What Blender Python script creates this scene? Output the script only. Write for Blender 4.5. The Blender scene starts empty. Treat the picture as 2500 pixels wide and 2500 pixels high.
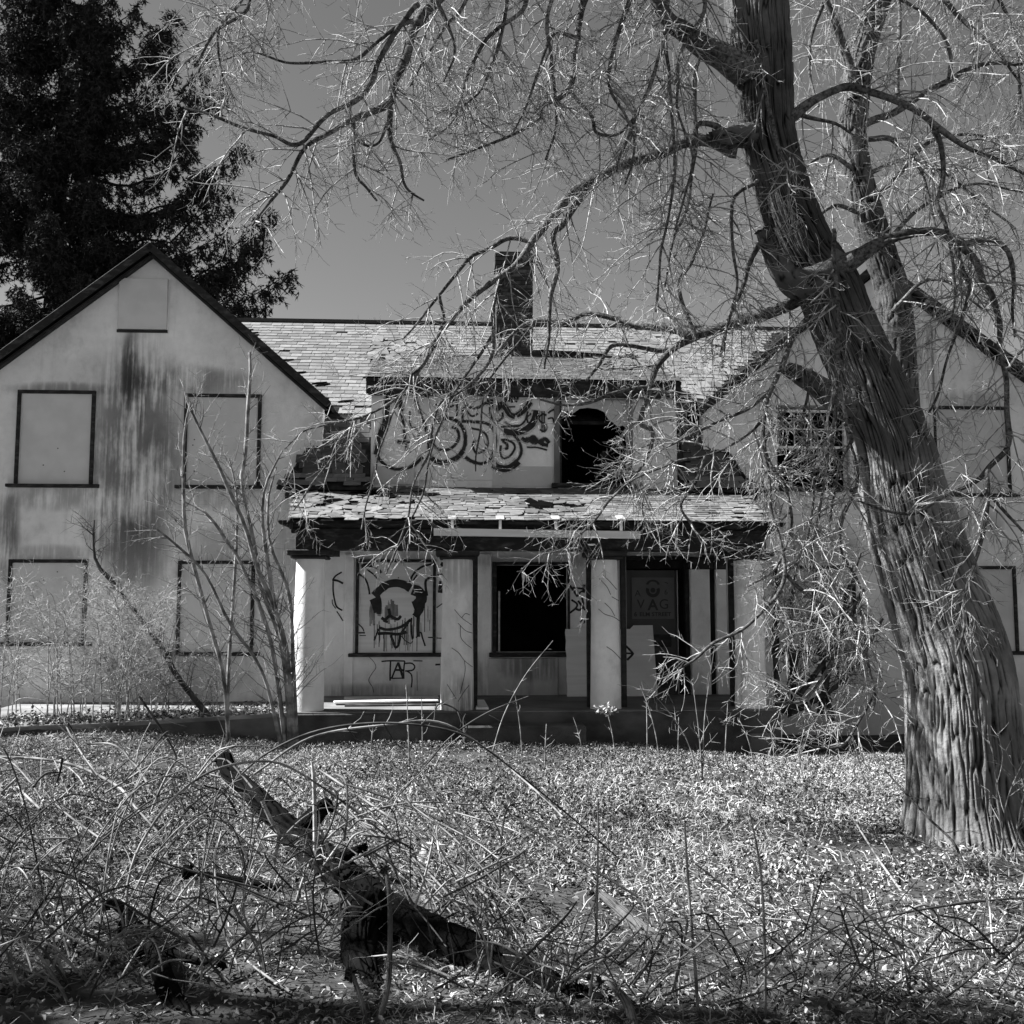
import bpy, math, random
import numpy as np
from mathutils import Vector
from mathutils.geometry import tessellate_polygon
R = math.radians
rng = np.random.default_rng(7)
random.seed(7)
S = bpy.context.scene
COL = S.collection

# ------------------------------------------------------------------ camera, sky, sun, exposure
F, PITCH, EYE = 2460.0, R(5.2), 1.65
cam = bpy.data.objects.new('camera', bpy.data.cameras.new('camera'))
COL.objects.link(cam)
cam.location = (0, 0, EYE)
cam.rotation_euler = (R(90) + PITCH, 0, 0)
cam.data.sensor_width = 36
cam.data.lens = 36 * F / 2500
cam.data.clip_start, cam.data.clip_end = 0.05, 2000
S.camera = cam

SUN_EL, SUN_AZ = R(43), R(5.0)          # sun to the left, a little behind the house front
w = bpy.data.worlds.new('World'); S.world = w; w.use_nodes = True
nt = w.node_tree; nt.nodes.clear()
sky = nt.nodes.new('ShaderNodeTexSky'); sky.sky_type = 'NISHITA'; sky.sun_disc = False
sky.sun_elevation = SUN_EL; sky.sun_rotation = R(270) + SUN_AZ
sky.air_density = 0.5; sky.dust_density = 0.15; sky.ozone_density = 1.0
sep = nt.nodes.new('ShaderNodeSeparateColor')      # black-and-white film behind a red filter
bg = nt.nodes.new('ShaderNodeBackground'); bg.inputs['Strength'].default_value = 0.078
wo = nt.nodes.new('ShaderNodeOutputWorld')
nt.links.new(sky.outputs[0], sep.inputs[0]); nt.links.new(sep.outputs[0], bg.inputs[0]); nt.links.new(bg.outputs[0], wo.inputs[0])
sl = bpy.data.lights.new('sun', 'SUN'); sl.energy = 5.0; sl.angle = R(0.5); sl.color = (1, 1, 1)
so = bpy.data.objects.new('sun', sl); COL.objects.link(so); so.location = (-30, 10, 30)
sdir = Vector((-math.cos(SUN_EL) * math.cos(SUN_AZ), math.cos(SUN_EL) * math.sin(SUN_AZ), math.sin(SUN_EL)))
so.rotation_euler = sdir.to_track_quat('Z', 'Y').to_euler()
S.view_settings.view_transform = 'Standard'; S.view_settings.look = 'None'
S.view_settings.exposure = 1.85; S.view_settings.gamma = 1.0; S.view_settings.use_curve_mapping = False
S.render.engine = 'CYCLES'
S.cycles.max_bounces = 5; S.cycles.diffuse_bounces = 4; S.cycles.use_denoising = True

# ------------------------------------------------------------------ photograph -> place
cp, sp_ = math.cos(PITCH), math.sin(PITCH)
def ray(u, v):
    x, y = (u - 1250) / F, (1250 - v) / F
    return np.array((x, cp - y * sp_, sp_ + y * cp))
def P(u, v, D):
    r = ray(u, v); return np.array((0, 0, EYE)) + r * (D / r[1])
HROT = R(3.5); HO = np.array((0.0, 16.3))
e1 = np.array((math.cos(HROT), math.sin(HROT))); e2 = np.array((-math.sin(HROT), math.cos(HROT)))
def H(u, v, off=0.0):
    """house coordinates (x along the front, z) of the point seen at u, v on the plane `off` behind the front"""
    r = ray(u, v); t = (off + HO @ e2) / (r[:2] @ e2)
    q = r[:2] * t - HO
    return float(q @ e1), float(EYE + r[2] * t)
def HX(u, v, off=0.0): return H(u, v, off)[0]
def HZ(u, v, off=0.0): return H(u, v, off)[1]
def to_world(x, y, z=0):
    q = HO + x * e1 + y * e2; return np.array((q[0], q[1], z))
def sstep(a, b, x):
    t = np.clip((np.asarray(x, float) - a) / (b - a), 0, 1); return t * t * (3 - 2 * t)

def hash2(i, j, s):
    n = (i * 374761393 + j * 668265263 + s * 144269504) & 0x7fffffff
    n = (n ^ (n >> 13)) * 1274126177 & 0x7fffffff
    return ((n ^ (n >> 16)) & 0xffff) / 65535.0
def vnoise(x, y, s=0, px=None):
    x = np.asarray(x, float); y = np.asarray(y, float)
    i = np.floor(x).astype(np.int64); j = np.floor(y).astype(np.int64); fx = x - i; fy = y - j
    fx = fx * fx * (3 - 2 * fx); fy = fy * fy * (3 - 2 * fy)
    w0 = (lambda k: k % px) if px else (lambda k: k)
    a = hash2(w0(i), j, s); b = hash2(w0(i + 1), j, s); c = hash2(w0(i), j + 1, s); d = hash2(w0(i + 1), j + 1, s)
    return (a * (1 - fx) + b * fx) * (1 - fy) + (c * (1 - fx) + d * fx) * fy

def ground_z(x, y):
    x = np.asarray(x, float); y = np.asarray(y, float)
    z = 0.05 - 0.36 * sstep(7.5, 14.2, y)
    z = z + 0.10 * (vnoise(x * 0.45 + 7, y * 0.45, 1) - 0.5) + 0.05 * (vnoise(x * 1.7, y * 1.7, 2) - 0.5)
    z = z + 0.26 * sstep(-2.6, -5.5, x) * sstep(10.5, 12.8, y)
    z = z - 0.16 * sstep(2.2, 3.4, x) * sstep(12.8, 14.4, y)
    z = z + 0.10 * np.exp(-((y - 13.0) / 1.1) ** 2) * sstep(-4, -1, x) * (1 - sstep(1.5, 3.5, x))
    return z

# ------------------------------------------------------------------ materials
class Nodes:
    def __init__(s, name, rough=0.9, spec=0.2):
        s.m = bpy.data.materials.new(name); s.m.use_nodes = True
        s.t = s.m.node_tree; s.b = s.t.nodes['Principled BSDF']
        s.b.inputs['Roughness'].default_value = rough; s.b.inputs['Specular IOR Level'].default_value = spec
        s.tc = s.t.nodes.new('ShaderNodeTexCoord')
    def new(s, k): return s.t.nodes.new(k)
    def link(s, a, b): s.t.links.new(a, b)
    def put(s, sock, v):
        if isinstance(v, (int, float)): sock.default_value = v
        else: s.link(v, sock)
    def math(s, op, a, b=0.0, c=None, clamp=False):
        n = s.new('ShaderNodeMath'); n.operation = op; n.use_clamp = clamp
        s.put(n.inputs[0], a); s.put(n.inputs[1], b)
        if c is not None: s.put(n.inputs[2], c)
        return n.outputs[0]
    def noise(s, scale, sc=(1, 1, 1), detail=4, rough=0.55, coord='Object', loc=(0, 0, 0)):
        mp = s.new('ShaderNodeMapping'); mp.inputs['Scale'].default_value = sc; mp.inputs['Location'].default_value = loc
        s.link(s.tc.outputs[coord], mp.inputs[0])
        n = s.new('ShaderNodeTexNoise'); n.inputs['Scale'].default_value = scale; n.inputs['Detail'].default_value = detail; n.inputs['Roughness'].default_value = rough
        s.link(mp.outputs[0], n.inputs['Vector']); return n.outputs['Fac']
    def ramp(s, v, a, b, lo=0.0, hi=1.0):
        n = s.new('ShaderNodeMapRange'); n.interpolation_type = 'SMOOTHSTEP'
        for k, q in zip(('From Min', 'From Max', 'To Min', 'To Max'), (a, b, lo, hi)): n.inputs[k].default_value = q
        s.put(n.inputs['Value'], v); return n.outputs[0]
    def xyz(s, coord='Object'):
        n = s.new('ShaderNodeSeparateXYZ'); s.link(s.tc.outputs[coord], n.inputs[0]); return n.outputs
    def attr(s, name):
        n = s.new('ShaderNodeAttribute'); n.attribute_name = name; return n.outputs['Fac']
    def rnd(s): return s.new('ShaderNodeObjectInfo').outputs['Random']
    def color(s, v): s.put(s.b.inputs['Base Color'], v) if not isinstance(v, (int, float)) else setattr(s.b.inputs['Base Color'], 'default_value', (v, v, v, 1))
    def bump(s, v, strength=0.4, dist=0.01):
        n = s.new('ShaderNodeBump'); n.inputs['Strength'].default_value = strength; n.inputs['Distance'].default_value = dist
        s.put(n.inputs['Height'], v); s.link(n.outputs[0], s.b.inputs['Normal'])

def simple(name, lo, hi, scale=6, sc=(1, 1, 1), rough=0.9, bump=0.3, bscale=60, spec=0.2, contrast=(0.3, 0.7)):
    k = Nodes(name, rough, spec)
    k.color(k.ramp(k.noise(scale, sc, 6), contrast[0], contrast[1], lo, hi))
    if bump: k.bump(k.noise(bscale, sc, 3), bump)
    return k.m

def stucco(name, base, stains=(), streak=0.45, foot=None):
    k = Nodes(name, 0.95, 0.15); x, y, z = k.xyz()
    big = k.ramp(k.noise(0.8, (1, 1, 1), 5), 0.3, 0.72, 0.86, 1.08)
    fine = k.ramp(k.noise(5, (1, 1, 1), 6, 0.65), 0.25, 0.75, 0.92, 1.06)
    st = k.ramp(k.noise(5.0, (1, 1, 0.09), 5, 0.6), 0.56, 0.82, 1.0, 1.0 - streak)
    v = k.math('MULTIPLY', k.math('MULTIPLY', big, fine), st)
    v = k.math('MULTIPLY', v, k.ramp(k.noise(17, (1, 1, .8), 8, 0.75, loc=(2, 7, 3)), .63, .74, 1.0, .72))
    v = k.math('MULTIPLY', v, k.ramp(k.noise(1.7, (1, 1, .7), 7, 0.7, loc=(8, 3, 2)), .50, .68, 1.0, .8))
    mott = k.noise(2.2, (1, 1, 0.45), 6, 0.62, loc=(3, 1, 5))
    runs = k.noise(15, (1, 1, 0.05), 6, 0.65, loc=(9, 2, 1))
    patch = k.ramp(k.math('ADD', k.math('MULTIPLY', mott, 0.55), k.math('MULTIPLY', runs, 0.45)), 0.37, 0.55)
    for (xc, zc, wx, wz, amt) in stains:
        dx = k.math('DIVIDE', k.math('SUBTRACT', x, xc), wx); dz = k.math('DIVIDE', k.math('SUBTRACT', z, zc), wz)
        d = k.math('ADD', k.math('MULTIPLY', dx, dx), k.math('MULTIPLY', dz, dz))
        msk = k.math('MULTIPLY', k.ramp(d, 1.0, 0.1, 0, 1), patch)
        v = k.math('MULTIPLY', v, k.math('SUBTRACT', 1.0, k.math('MULTIPLY', msk, amt)))
    if foot is not None:
        f = k.math('ADD', k.math('SUBTRACT', z, foot), k.math('MULTIPLY', k.math('SUBTRACT', mott, 0.5), 1.2))
        v = k.math('MULTIPLY', v, k.ramp(f, 0.0, 1.1, 0.7, 1.0))
    k.color(k.math('MULTIPLY', v, base))
    k.bump(k.noise(45, (1, 1, 1), 5, 0.7), 0.35, 0.012)
    return k.m

def bark(name, lo, hi, sc=(26, 26, 4), attrname=None, low_pale=False):
    k = Nodes(name, 1.0, 0.0)
    n = k.noise(1.0, sc, 6, 0.65)
    r = k.math('ADD', k.math('MULTIPLY', k.attr('shade'), 0.75), k.math('MULTIPLY', n, 0.25)) if attrname else n
    v = k.ramp(r, 0.3 if not attrname else .2, 0.7 if not attrname else .8, lo, hi)
    m = k.ramp(k.noise(2.3, (1, 1, 1), 5, 0.6, loc=(5, 5, 5)), 0.42, 0.66, 0.7, 1.35)
    if low_pale:      # bark colour paler low on the trunk, darker above
        zz = k.math('ADD', k.xyz()[2], k.math('MULTIPLY', k.noise(1.1), 1.6)); m = k.math('MULTIPLY', m, k.ramp(zz, 2.6, 5.0, 1.05, .42))
    k.color(k.math('MULTIPLY', v, m)); k.bump(n, 0.8, 0.015)
    return k.m

def varied(name, lo, hi, power=1.0, rough=0.9, objrand=False, noise=0.0, trans=False, spec=0.2, bump=0):
    k = Nodes(name, rough, spec)
    v = k.rnd() if objrand else k.attr('shade')
    if power != 1.0: v = k.math('POWER', v, power)
    v = k.math('ADD', k.math('MULTIPLY', v, hi - lo), lo)
    if noise: v = k.math('MULTIPLY', v, k.ramp(k.noise(9, (1, 1, 1), 6, 0.65), 0.3, 0.7, 1 - noise, 1 + noise * 0.6))
    k.color(v)
    if bump: k.bump(k.noise(40, (1, 1, 1), 4), bump, 0.006)
    return k.m

# ------------------------------------------------------------------ mesh helpers
def fast_mesh(name, verts, faces, mat, parent=None, shade=None, smooth=False, kind=None, vshade=None):
    """faces: list of int arrays, each (n, k)"""
    me = bpy.data.meshes.new(name)
    verts = np.ascontiguousarray(verts, np.float32)
    me.vertices.add(len(verts)); me.vertices.foreach_set('co', verts.ravel())
    faces = [np.asarray(f, np.int32) for f in faces if len(f)]
    loops = np.concatenate([f.ravel() for f in faces]); tot = np.concatenate([np.full(len(f), f.shape[1], np.int32) for f in faces])
    me.loops.add(len(loops)); me.loops.foreach_set('vertex_index', loops)
    start = np.concatenate(([0], np.cumsum(tot)[:-1])).astype(np.int32)
    me.polygons.add(len(tot)); me.polygons.foreach_set('loop_start', start); me.polygons.foreach_set('loop_total', tot)
    me.polygons.foreach_set('use_smooth', np.full(len(tot), smooth))
    if shade is not None:
        a = me.attributes.new('shade', 'FLOAT', 'FACE'); a.data.foreach_set('value', np.ascontiguousarray(shade, np.float32))
    if vshade is not None:
        a = me.attributes.new('shade', 'FLOAT', 'POINT'); a.data.foreach_set('value', np.ascontiguousarray(vshade, np.float32))
    me.update(calc_edges=True)
    if mat: me.materials.append(mat)
    o = bpy.data.objects.new(name, me); COL.objects.link(o)
    if parent: o.parent = parent
    if kind: o['kind'] = kind
    return o

class MB:
    def __init__(s): s.v = []; s.f = []
    def poly(s, pts):
        n = len(s.v); s.v += [tuple(map(float, p)) for p in pts]; s.f.append(tuple(range(n, n + len(pts)))); return s
    def hexa(s, a):       # 8 corners: bottom 4, top 4 (same order)
        n = len(s.v); s.v += [tuple(map(float, p)) for p in a]
        for q in ((3, 2, 1, 0), (4, 5, 6, 7), (0, 1, 5, 4), (1, 2, 6, 5), (2, 3, 7, 6), (3, 0, 4, 7)): s.f.append(tuple(n + i for i in q))
        return s
    def box(s, x0, x1, y0, y1, z0, z1):
        return s.hexa([(x0, y0, z0), (x1, y0, z0), (x1, y1, z0), (x0, y1, z0), (x0, y0, z1), (x1, y0, z1), (x1, y1, z1), (x0, y1, z1)])
    def slab(s, outer, holes, y0, y1):    # outline in x, z with holes, thickened from y0 to y1
        loops = [outer] + list(holes)
        flat = [p for l in loops for p in l]
        tris = tessellate_polygon([[Vector((p[0], p[1], 0)) for p in l] for l in loops])
        n = len(s.v); m = len(flat)
        s.v += [(p[0], y0, p[1]) for p in flat] + [(p[0], y1, p[1]) for p in flat]
        for t in tris:
            s.f.append(tuple(n + i for i in t)); s.f.append(tuple(n + m + i for i in reversed(t)))
        b = n
        for l in loops:
            for i in range(len(l)):
                j = (i + 1) % len(l); s.f.append((b + i, b + j, b + m + j, b + m + i))
            b += len(l)
        return s
    def prism(s, prof, xs, xe):   # profile of (y, z) swept from x values xs[i] to xe[i]
        n = len(s.v); k = len(prof)
        s.v += [(xs[i], p[0], p[1]) for i, p in enumerate(prof)] + [(xe[i], p[0], p[1]) for i, p in enumerate(prof)]
        for i in range(k):
            j = (i + 1) % k; s.f.append((n + i, n + j, n + k + j, n + k + i))
        s.f.append(tuple(range(n, n + k))); s.f.append(tuple(range(n + 2 * k - 1, n + k - 1, -1)))
        return s
    def rings(s, rings, cap=True):
        n = len(s.v); k = len(rings[0])
        for r in rings: s.v += [tuple(map(float, p)) for p in r]
        for a in range(len(rings) - 1):
            for i in range(k):
                j = (i + 1) % k; s.f.append((n + a * k + i, n + a * k + j, n + (a + 1) * k + j, n + (a + 1) * k + i))
        if cap:
            s.f.append(tuple(range(n + k - 1, n - 1, -1))); s.f.append(tuple(range(n + (len(rings) - 1) * k, n + len(rings) * k)))
        return s
    def build(s, name, mat, parent=None, bevel=0.0, kind=None, smooth=False):
        me = bpy.data.meshes.new(name); me.from_pydata(s.v, [], s.f)
        import bmesh
        bm = bmesh.new(); bm.from_mesh(me); bmesh.ops.recalc_face_normals(bm, faces=bm.faces); bm.to_mesh(me); bm.free()
        if smooth: me.polygons.foreach_set('use_smooth', np.ones(len(me.polygons), bool))
        me.materials.append(mat); o = bpy.data.objects.new(name, me); COL.objects.link(o)
        if parent: o.parent = parent
        if kind: o['kind'] = kind
        if bevel:
            b = o.modifiers.new('bevel', 'BEVEL'); b.width = bevel; b.segments = 1; b.limit_method = 'ANGLE'
        return o

def empty(name, loc, label, cat, group=None, rz=0):
    o = bpy.data.objects.new(name, None); COL.objects.link(o); o.location = loc; o.rotation_euler = (0, 0, rz); o.empty_display_size = 0.2
    return tag(o, label, cat, group)
def tag(o, label, cat=None, group=None):
    o['label'] = label
    if cat: o['category'] = cat
    if group: o['group'] = group
    return o

def tubes(pts, rad, sides=5):
    """pts (N, K, 3), rad (N, K) -> verts, quads (+ tip left open; the radius there is tiny)"""
    N, K, _ = pts.shape
    t = np.empty_like(pts); t[:, 1:-1] = pts[:, 2:] - pts[:, :-2]; t[:, 0] = pts[:, 1] - pts[:, 0]; t[:, -1] = pts[:, -1] - pts[:, -2]
    t /= np.linalg.norm(t, axis=2, keepdims=True) + 1e-9
    m = pts[:, -1] - pts[:, 0]; ax = np.argmin(np.abs(m), axis=1); ref = np.zeros((N, 3)); ref[np.arange(N), ax] = 1
    n1 = np.cross(t, ref[:, None, :]); n1 /= np.linalg.norm(n1, axis=2, keepdims=True) + 1e-9
    n2 = np.cross(t, n1)
    a = np.arange(sides) / sides * 2 * np.pi
    v = pts[:, :, None, :] + rad[:, :, None, None] * (np.cos(a)[None, None, :, None] * n1[:, :, None, :] + np.sin(a)[None, None, :, None] * n2[:, :, None, :])
    idx = np.arange(N * K * sides).reshape(N, K, sides); nx = np.roll(idx, -1, axis=2)
    q = np.stack((idx[:, :-1], nx[:, :-1], nx[:, 1:], idx[:, 1:]), axis=-1).reshape(-1, 4)
    return v.reshape(-1, 3), q
class Tubes:
    def __init__(s): s.v = []; s.q = []; s.n = 0
    def add(s, pts, rad, sides=5):
        pts = np.asarray(pts, float); rad = np.asarray(rad, float)
        if pts.ndim == 2: pts, rad = pts[None], rad[None]
        v, q = tubes(pts, rad, sides); s.v.append(v); s.q.append(q + s.n); s.n += len(v); return s
    def build(s, name, mat, parent=None, kind=None, origin=None):
        v = np.concatenate(s.v)
        if origin is not None: v = v - np.asarray(origin)
        return fast_mesh(name, v, [np.concatenate(s.q)], mat, parent, smooth=True, kind=kind)

def spline(c, r, n):
    """Catmull-Rom through control points c (k, 3) with radii r, n samples evenly along the length"""
    c = np.asarray(c, float); r = np.asarray(r, float)
    a = np.vstack((2 * c[0] - c[1], c, 2 * c[-1] - c[-2])); out = []; rr = []
    for i in range(len(c) - 1):
        t = np.linspace(0, 1, 12, endpoint=False)[:, None]
        p0, p1, p2, p3 = a[i], a[i + 1], a[i + 2], a[i + 3]
        out.append(0.5 * (2 * p1 + (p2 - p0) * t + (2 * p0 - 5 * p1 + 4 * p2 - p3) * t ** 2 + (3 * p1 - p0 - 3 * p2 + p3) * t ** 3))
        rr.append(r[i] * (1 - t[:, 0]) + r[i + 1] * t[:, 0])
    p = np.vstack(out + [c[-1:]]); q = np.concatenate(rr + [r[-1:]])
    s = np.concatenate(([0], np.cumsum(np.linalg.norm(np.diff(p, axis=0), axis=1)))); g = np.linspace(0, s[-1], n)
    return np.stack([np.interp(g, s, p[:, k]) for k in range(3)], 1), np.interp(g, s, q), s[-1]

def unit(v): return v / (np.linalg.norm(v, axis=-1, keepdims=True) + 1e-9)
def grow(pts, rad, n, L, K=5, spread=0.75, droop=0.3, curl=0.0, jit=0.18, rmax=0.006, rmin=0.0022, t0=0.1, t1=1.0, flat=1.0, taper=0.35, rel=0.75):
    """n side shoots on each of the parents pts (N, Kp, 3)"""
    N, Kp, _ = pts.shape
    t = rng.uniform(t0, t1, (N, n)); f = t * (Kp - 1); i = np.minimum(f.astype(int), Kp - 2); fr = (f - i)[..., None]
    ar = np.arange(N)[:, None]
    a, b = pts[ar, i], pts[ar, i + 1]; p = a * (1 - fr) + b * fr; tan = unit(b - a)
    r0 = (rad[ar, i] * (1 - fr[..., 0]) + rad[ar, i + 1] * fr[..., 0])
    q = rng.normal(size=p.shape); q[..., 1] *= flat; q -= (q * tan).sum(-1, keepdims=True) * tan; q = unit(q)
    d = unit(tan * (1 - spread) + q * spread + np.array((0, 0, -0.35 * droop)))
    ln = L * rng.uniform(0.45, 1.25, (N, n)) * (1.15 - 0.5 * t)
    M = N * n; p = p.reshape(M, 3); d = d.reshape(M, 3); ln = ln.reshape(M, 1); r0 = np.clip(r0.reshape(M) * rel, rmin, rmax)
    out = np.empty((M, K, 3)); out[:, 0] = p
    for k in range(1, K):
        out[:, k] = out[:, k - 1] + d * ln / (K - 1)
        g = -droop if k < K * 0.6 else curl
        d = unit(d + np.array((0, 0, 1.0)) * g * 2.0 / K + rng.normal(size=d.shape) * jit)
    rr = r0[:, None] * np.linspace(1, taper, K)[None, :]
    return out, rr
def resample(pts, rad, n):
    s = np.concatenate(([0], np.cumsum(np.linalg.norm(np.diff(pts, axis=0), axis=1)))); g = np.linspace(0, s[-1], n)
    return np.stack([np.interp(g, s, pts[:, k]) for k in range(3)], 1), np.interp(g, s, rad)

def bark_tube(c, r, n, sides, amp, freq, along, flare=0.0, lump=0.05, seed=3):
    """a trunk with real ridged bark; control points c, radii r"""
    p, rr, L = spline(c, r, n)
    K = len(p); t = np.gradient(p, axis=0); t = unit(t)
    ref = np.zeros(3); ref[np.argmin(np.abs(p[-1] - p[0]))] = -1.0; n1 = unit(np.cross(t, ref)); n2 = np.cross(t, n1)
    th = np.arange(sides) / sides; s = np.linspace(0, L, K)
    TH, SS = np.meshgrid(th, s)
    warp = ((vnoise(TH * 14, SS * 2.5, seed, 14) - 0.5) * 1.5 + (vnoise(TH * 40, SS * 9, seed + 8, 40) - .5) * .5) / freq
    a = vnoise((TH + warp) * freq, SS * along, seed + 1, freq); b = vnoise((TH + warp) * freq * 2, SS * along * 2.6, seed + 2, freq * 2)
    ridge = np.clip(np.abs(2 * a - 1) * 2.6, 0, 1) ** .6
    h = amp * (ridge * 0.75 + b * 0.45 - 0.5)
    lob = lump * (vnoise(TH * 5, SS * 0.9, seed + 5, 5) - 0.5) * 2
    fl = flare * (np.exp(-SS / 0.16) * .7 + np.exp(-SS / .45) * .35) * (0.25 + 1.3 * vnoise(TH * 7, SS * 0.5, seed + 6, 7))
    rad = rr[:, None] * (1 + lob + fl) + h * np.minimum(1, rr[:, None] / 0.1)
    ang = TH * 2 * np.pi
    v = p[:, None, :] + rad[..., None] * (np.cos(ang)[..., None] * n1[:, None, :] + np.sin(ang)[..., None] * n2[:, None, :])
    idx = np.arange(K * sides).reshape(K, sides); nx = np.roll(idx, -1, axis=1)
    q = np.stack((idx[:-1], nx[:-1], nx[1:], idx[1:]), -1).reshape(-1, 4)
    v = v.reshape(-1, 3); v = np.vstack((v, p[-1:], p[:1])); e = idx[-1]; e0 = idx[0]
    tri = np.stack((e, np.roll(e, -1), np.full(sides, len(v) - 2)), -1); tri0 = np.stack((np.roll(e0, -1), e0, np.full(sides, len(v) - 1)), -1)
    bark_tube.shade = np.concatenate((np.clip(ridge * .8 + b * .25, 0, 1).ravel(), (.3, .3)))
    return v, [q, tri, tri0]

# ------------------------------------------------------------------ materials in use
xs0 = lambda u, v, off=0: H(u, v, off)
def st(u, v, wu, wv, amt):
    x, z = H(u, v); return (x, z, wu * 16.3 / F, wv * 16.3 / F, amt)
M_stucco_l = stucco('stucco_left', 0.80, [st(330, 1110, 150, 360, 0.72), st(316, 900, 26, 130, 0.75), st(345, 960, 16, 120, 0.5), st(470, 930, 190, 45, 0.55), st(20, 1300, 34, 150, 0.7),
                                          st(330, 1350, 100, 130, 0.5), st(540, 1330, 110, 60, 0.35), st(160, 950, 160, 22, 0.5), st(120, 1350, 150, 25, 0.4), st(780, 1100, 70, 130, 0.25), st(400, 1640, 260, 110, 0.5), st(130, 1215, 120, 40, .45), st(540, 1215, 110, 40, .45), st(700, 1420, 50, 250, .3), st(230, 1270, 40, 90, .4)], 0.22, foot=-0.35)
M_stucco_r = stucco('stucco_right', 0.74, [st(2370, 985, 120, 40, 0.5), st(2240, 900, 20, 160, 0.5), st(2350, 1280, 140, 60, 0.5), st(2000, 1330, 120, 70, 0.45)], 0.28, foot=-0.25)
M_stucco_d = stucco('stucco_dormer', 0.76, [st(960, 1170, 110, 28, 0.6), st(1270, 1165, 80, 26, 0.75), st(1600, 1000, 60, 60, 0.35)], 0.2)
M_stucco_p = stucco('stucco_porch', 0.80, [st(1180, 1660, 90, 90, 0.5), st(1300, 1370, 200, 20, 0.4), st(900, 1690, 200, 26, 0.45)], 0.3, foot=0.05)
M_stucco_apron = stucco('stucco_apron', 0.55, [st(1300, 1625, 110, 45, 0.6)], 0.5, foot=0.0)
M_column = stucco('column_plaster', 0.82, [st(1490, 1700, 60, 90, 0.8), st(1115, 1700, 60, 90, 0.75), st(1830, 1715, 60, 50, .6), st(1117, 1400, 50, 60, .4), st(1475, 1400, 50, 60, .3), st(1850, 1600, 26, 230, 0.5), st(745, 1715, 60, 70, 0.45)], 0.5)
M_trim = simple('dark_painted_wood', 0.015, 0.04, 3, (1.5, 1.5, 4), 0.75, 0.4, 40, 0.3, (0.35, 0.75))
M_trim_worn = simple('worn_dark_wood', 0.02, 0.075, 4, (1.5, 1.5, 4), 0.85, 0.5, 40, 0.2, (0.45, 0.78))
M_pale_wood = simple('pale_weathered_wood', 0.42, 0.66, 3, (0.6, 5, 5), 0.85, 0.4, 40, 0.2)
M_board = simple('grey_board', 0.55, 0.63, 2.5, (1, 1, 1), 0.85, 0.1, 120, 0.2)
M_board_d = simple('grey_board_darker', 0.44, 0.52, 2.5, (1, 1, 1), 0.85, 0.1, 120, 0.2)
M_ply = simple('plywood', 0.55, 0.64, 1.5, (0.6, 1, 9), 0.85, 0.2, 30, 0.2)
M_white = simple('white_paint', 0.62, 0.75, 4, (0.4, 1, 4), 0.6, 0.1, 60, 0.35)
M_metal = simple('galvanised_metal', 0.32, 0.48, 3, (1, 1, 1), 0.45, 0.1, 60, 0.5)
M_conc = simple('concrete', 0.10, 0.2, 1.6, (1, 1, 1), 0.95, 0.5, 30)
M_conc_d = simple('dark_concrete', 0.035, 0.11, 1.6, (1, 1, 1.5), 0.95, 0.5, 30)  # darker concrete for platform, step and terrace front
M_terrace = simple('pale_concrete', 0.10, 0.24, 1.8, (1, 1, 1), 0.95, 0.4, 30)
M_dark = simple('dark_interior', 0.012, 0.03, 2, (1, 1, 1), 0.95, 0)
M_under = simple('rotten_roof_boards', 0.012, 0.035, 3, (2, 2, 2), 1.0, 0.3, 30, 0.0)
M_ink = simple('black_spray_paint', 0.012, 0.03, 8, (1, 1, 1), 0.6, 0)
M_ink_grey = simple('thin_spray_paint', 0.12, 0.3, 14, (1, 1, 0.3), 0.8, 0)
M_spray = simple('faint_overspray', 0.22, 0.6, 30, (1, 1, 1), 0.9, 0)
M_poster = simple('poster_paper', 0.10, 0.13, 3, (1, 1, 1), 0.8, 0)
M_poster_ink = simple('poster_ink', 0.035, 0.045, 3, (1, 1, 1), 0.8, 0)
M_paper = simple('white_paper', 0.75, 0.82, 3, (1, 1, 1), 0.8, 0)
M_brick = varied('dark_brick', 0.025, 0.085, 1.3, objrand=True, noise=0.4, bump=0.5)
M_mortar = simple('mortar', 0.03, 0.06, 6)
M_shingle = varied('roof_shingle', 0.06, 0.19, 0.8, objrand=True, noise=0.3)
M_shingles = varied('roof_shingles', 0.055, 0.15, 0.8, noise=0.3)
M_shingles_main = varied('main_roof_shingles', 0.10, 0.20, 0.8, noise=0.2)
M_shingles_dk = varied('steep_roof_shingles', 0.05, 0.09, 1.0, noise=0.2)  # darker copy of the roof shingles, the steep slope's shade put into the colour
M_bark = bark('tree_bark', 0.006, 0.21, (30, 30, 30), 'shade', True)
M_stub = bark('stub_bark', 0.012, 0.11, (30, 30, 30), 'shade')
M_bark_dk = bark('dark_bark', 0.002, 0.009, (30, 30, 30), 'shade')
M_limb = bark('limb_bark', 0.025, 0.17, (40, 40, 40))
M_twig = simple('twig_bark', 0.08, 0.46, 14, (1, 1, 1), 0.8, 0)
M_cane = simple('cane_bark', 0.05, 0.3, 7, (1, 1, 1), 0.8, 0)
M_cane_dk = simple('dark_cane_bark', 0.012, 0.07, 7, (1, 1, 1), 0.8, 0)
M_spruce_bark = bark('spruce_bark', 0.008, 0.025)
M_needle = varied('spruce_needles', 0.012, 0.045, 1.4)
M_soil = simple('soil', 0.02, 0.07, 4, (1, 1, 1), 1.0, 0.8, 14)
M_leaf = varied('dry_leaves', 0.02, 0.42, 1.8, spec=0.1)
M_grass = varied('dead_grass', 0.05, 0.50, 1.3, spec=0.1)

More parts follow.
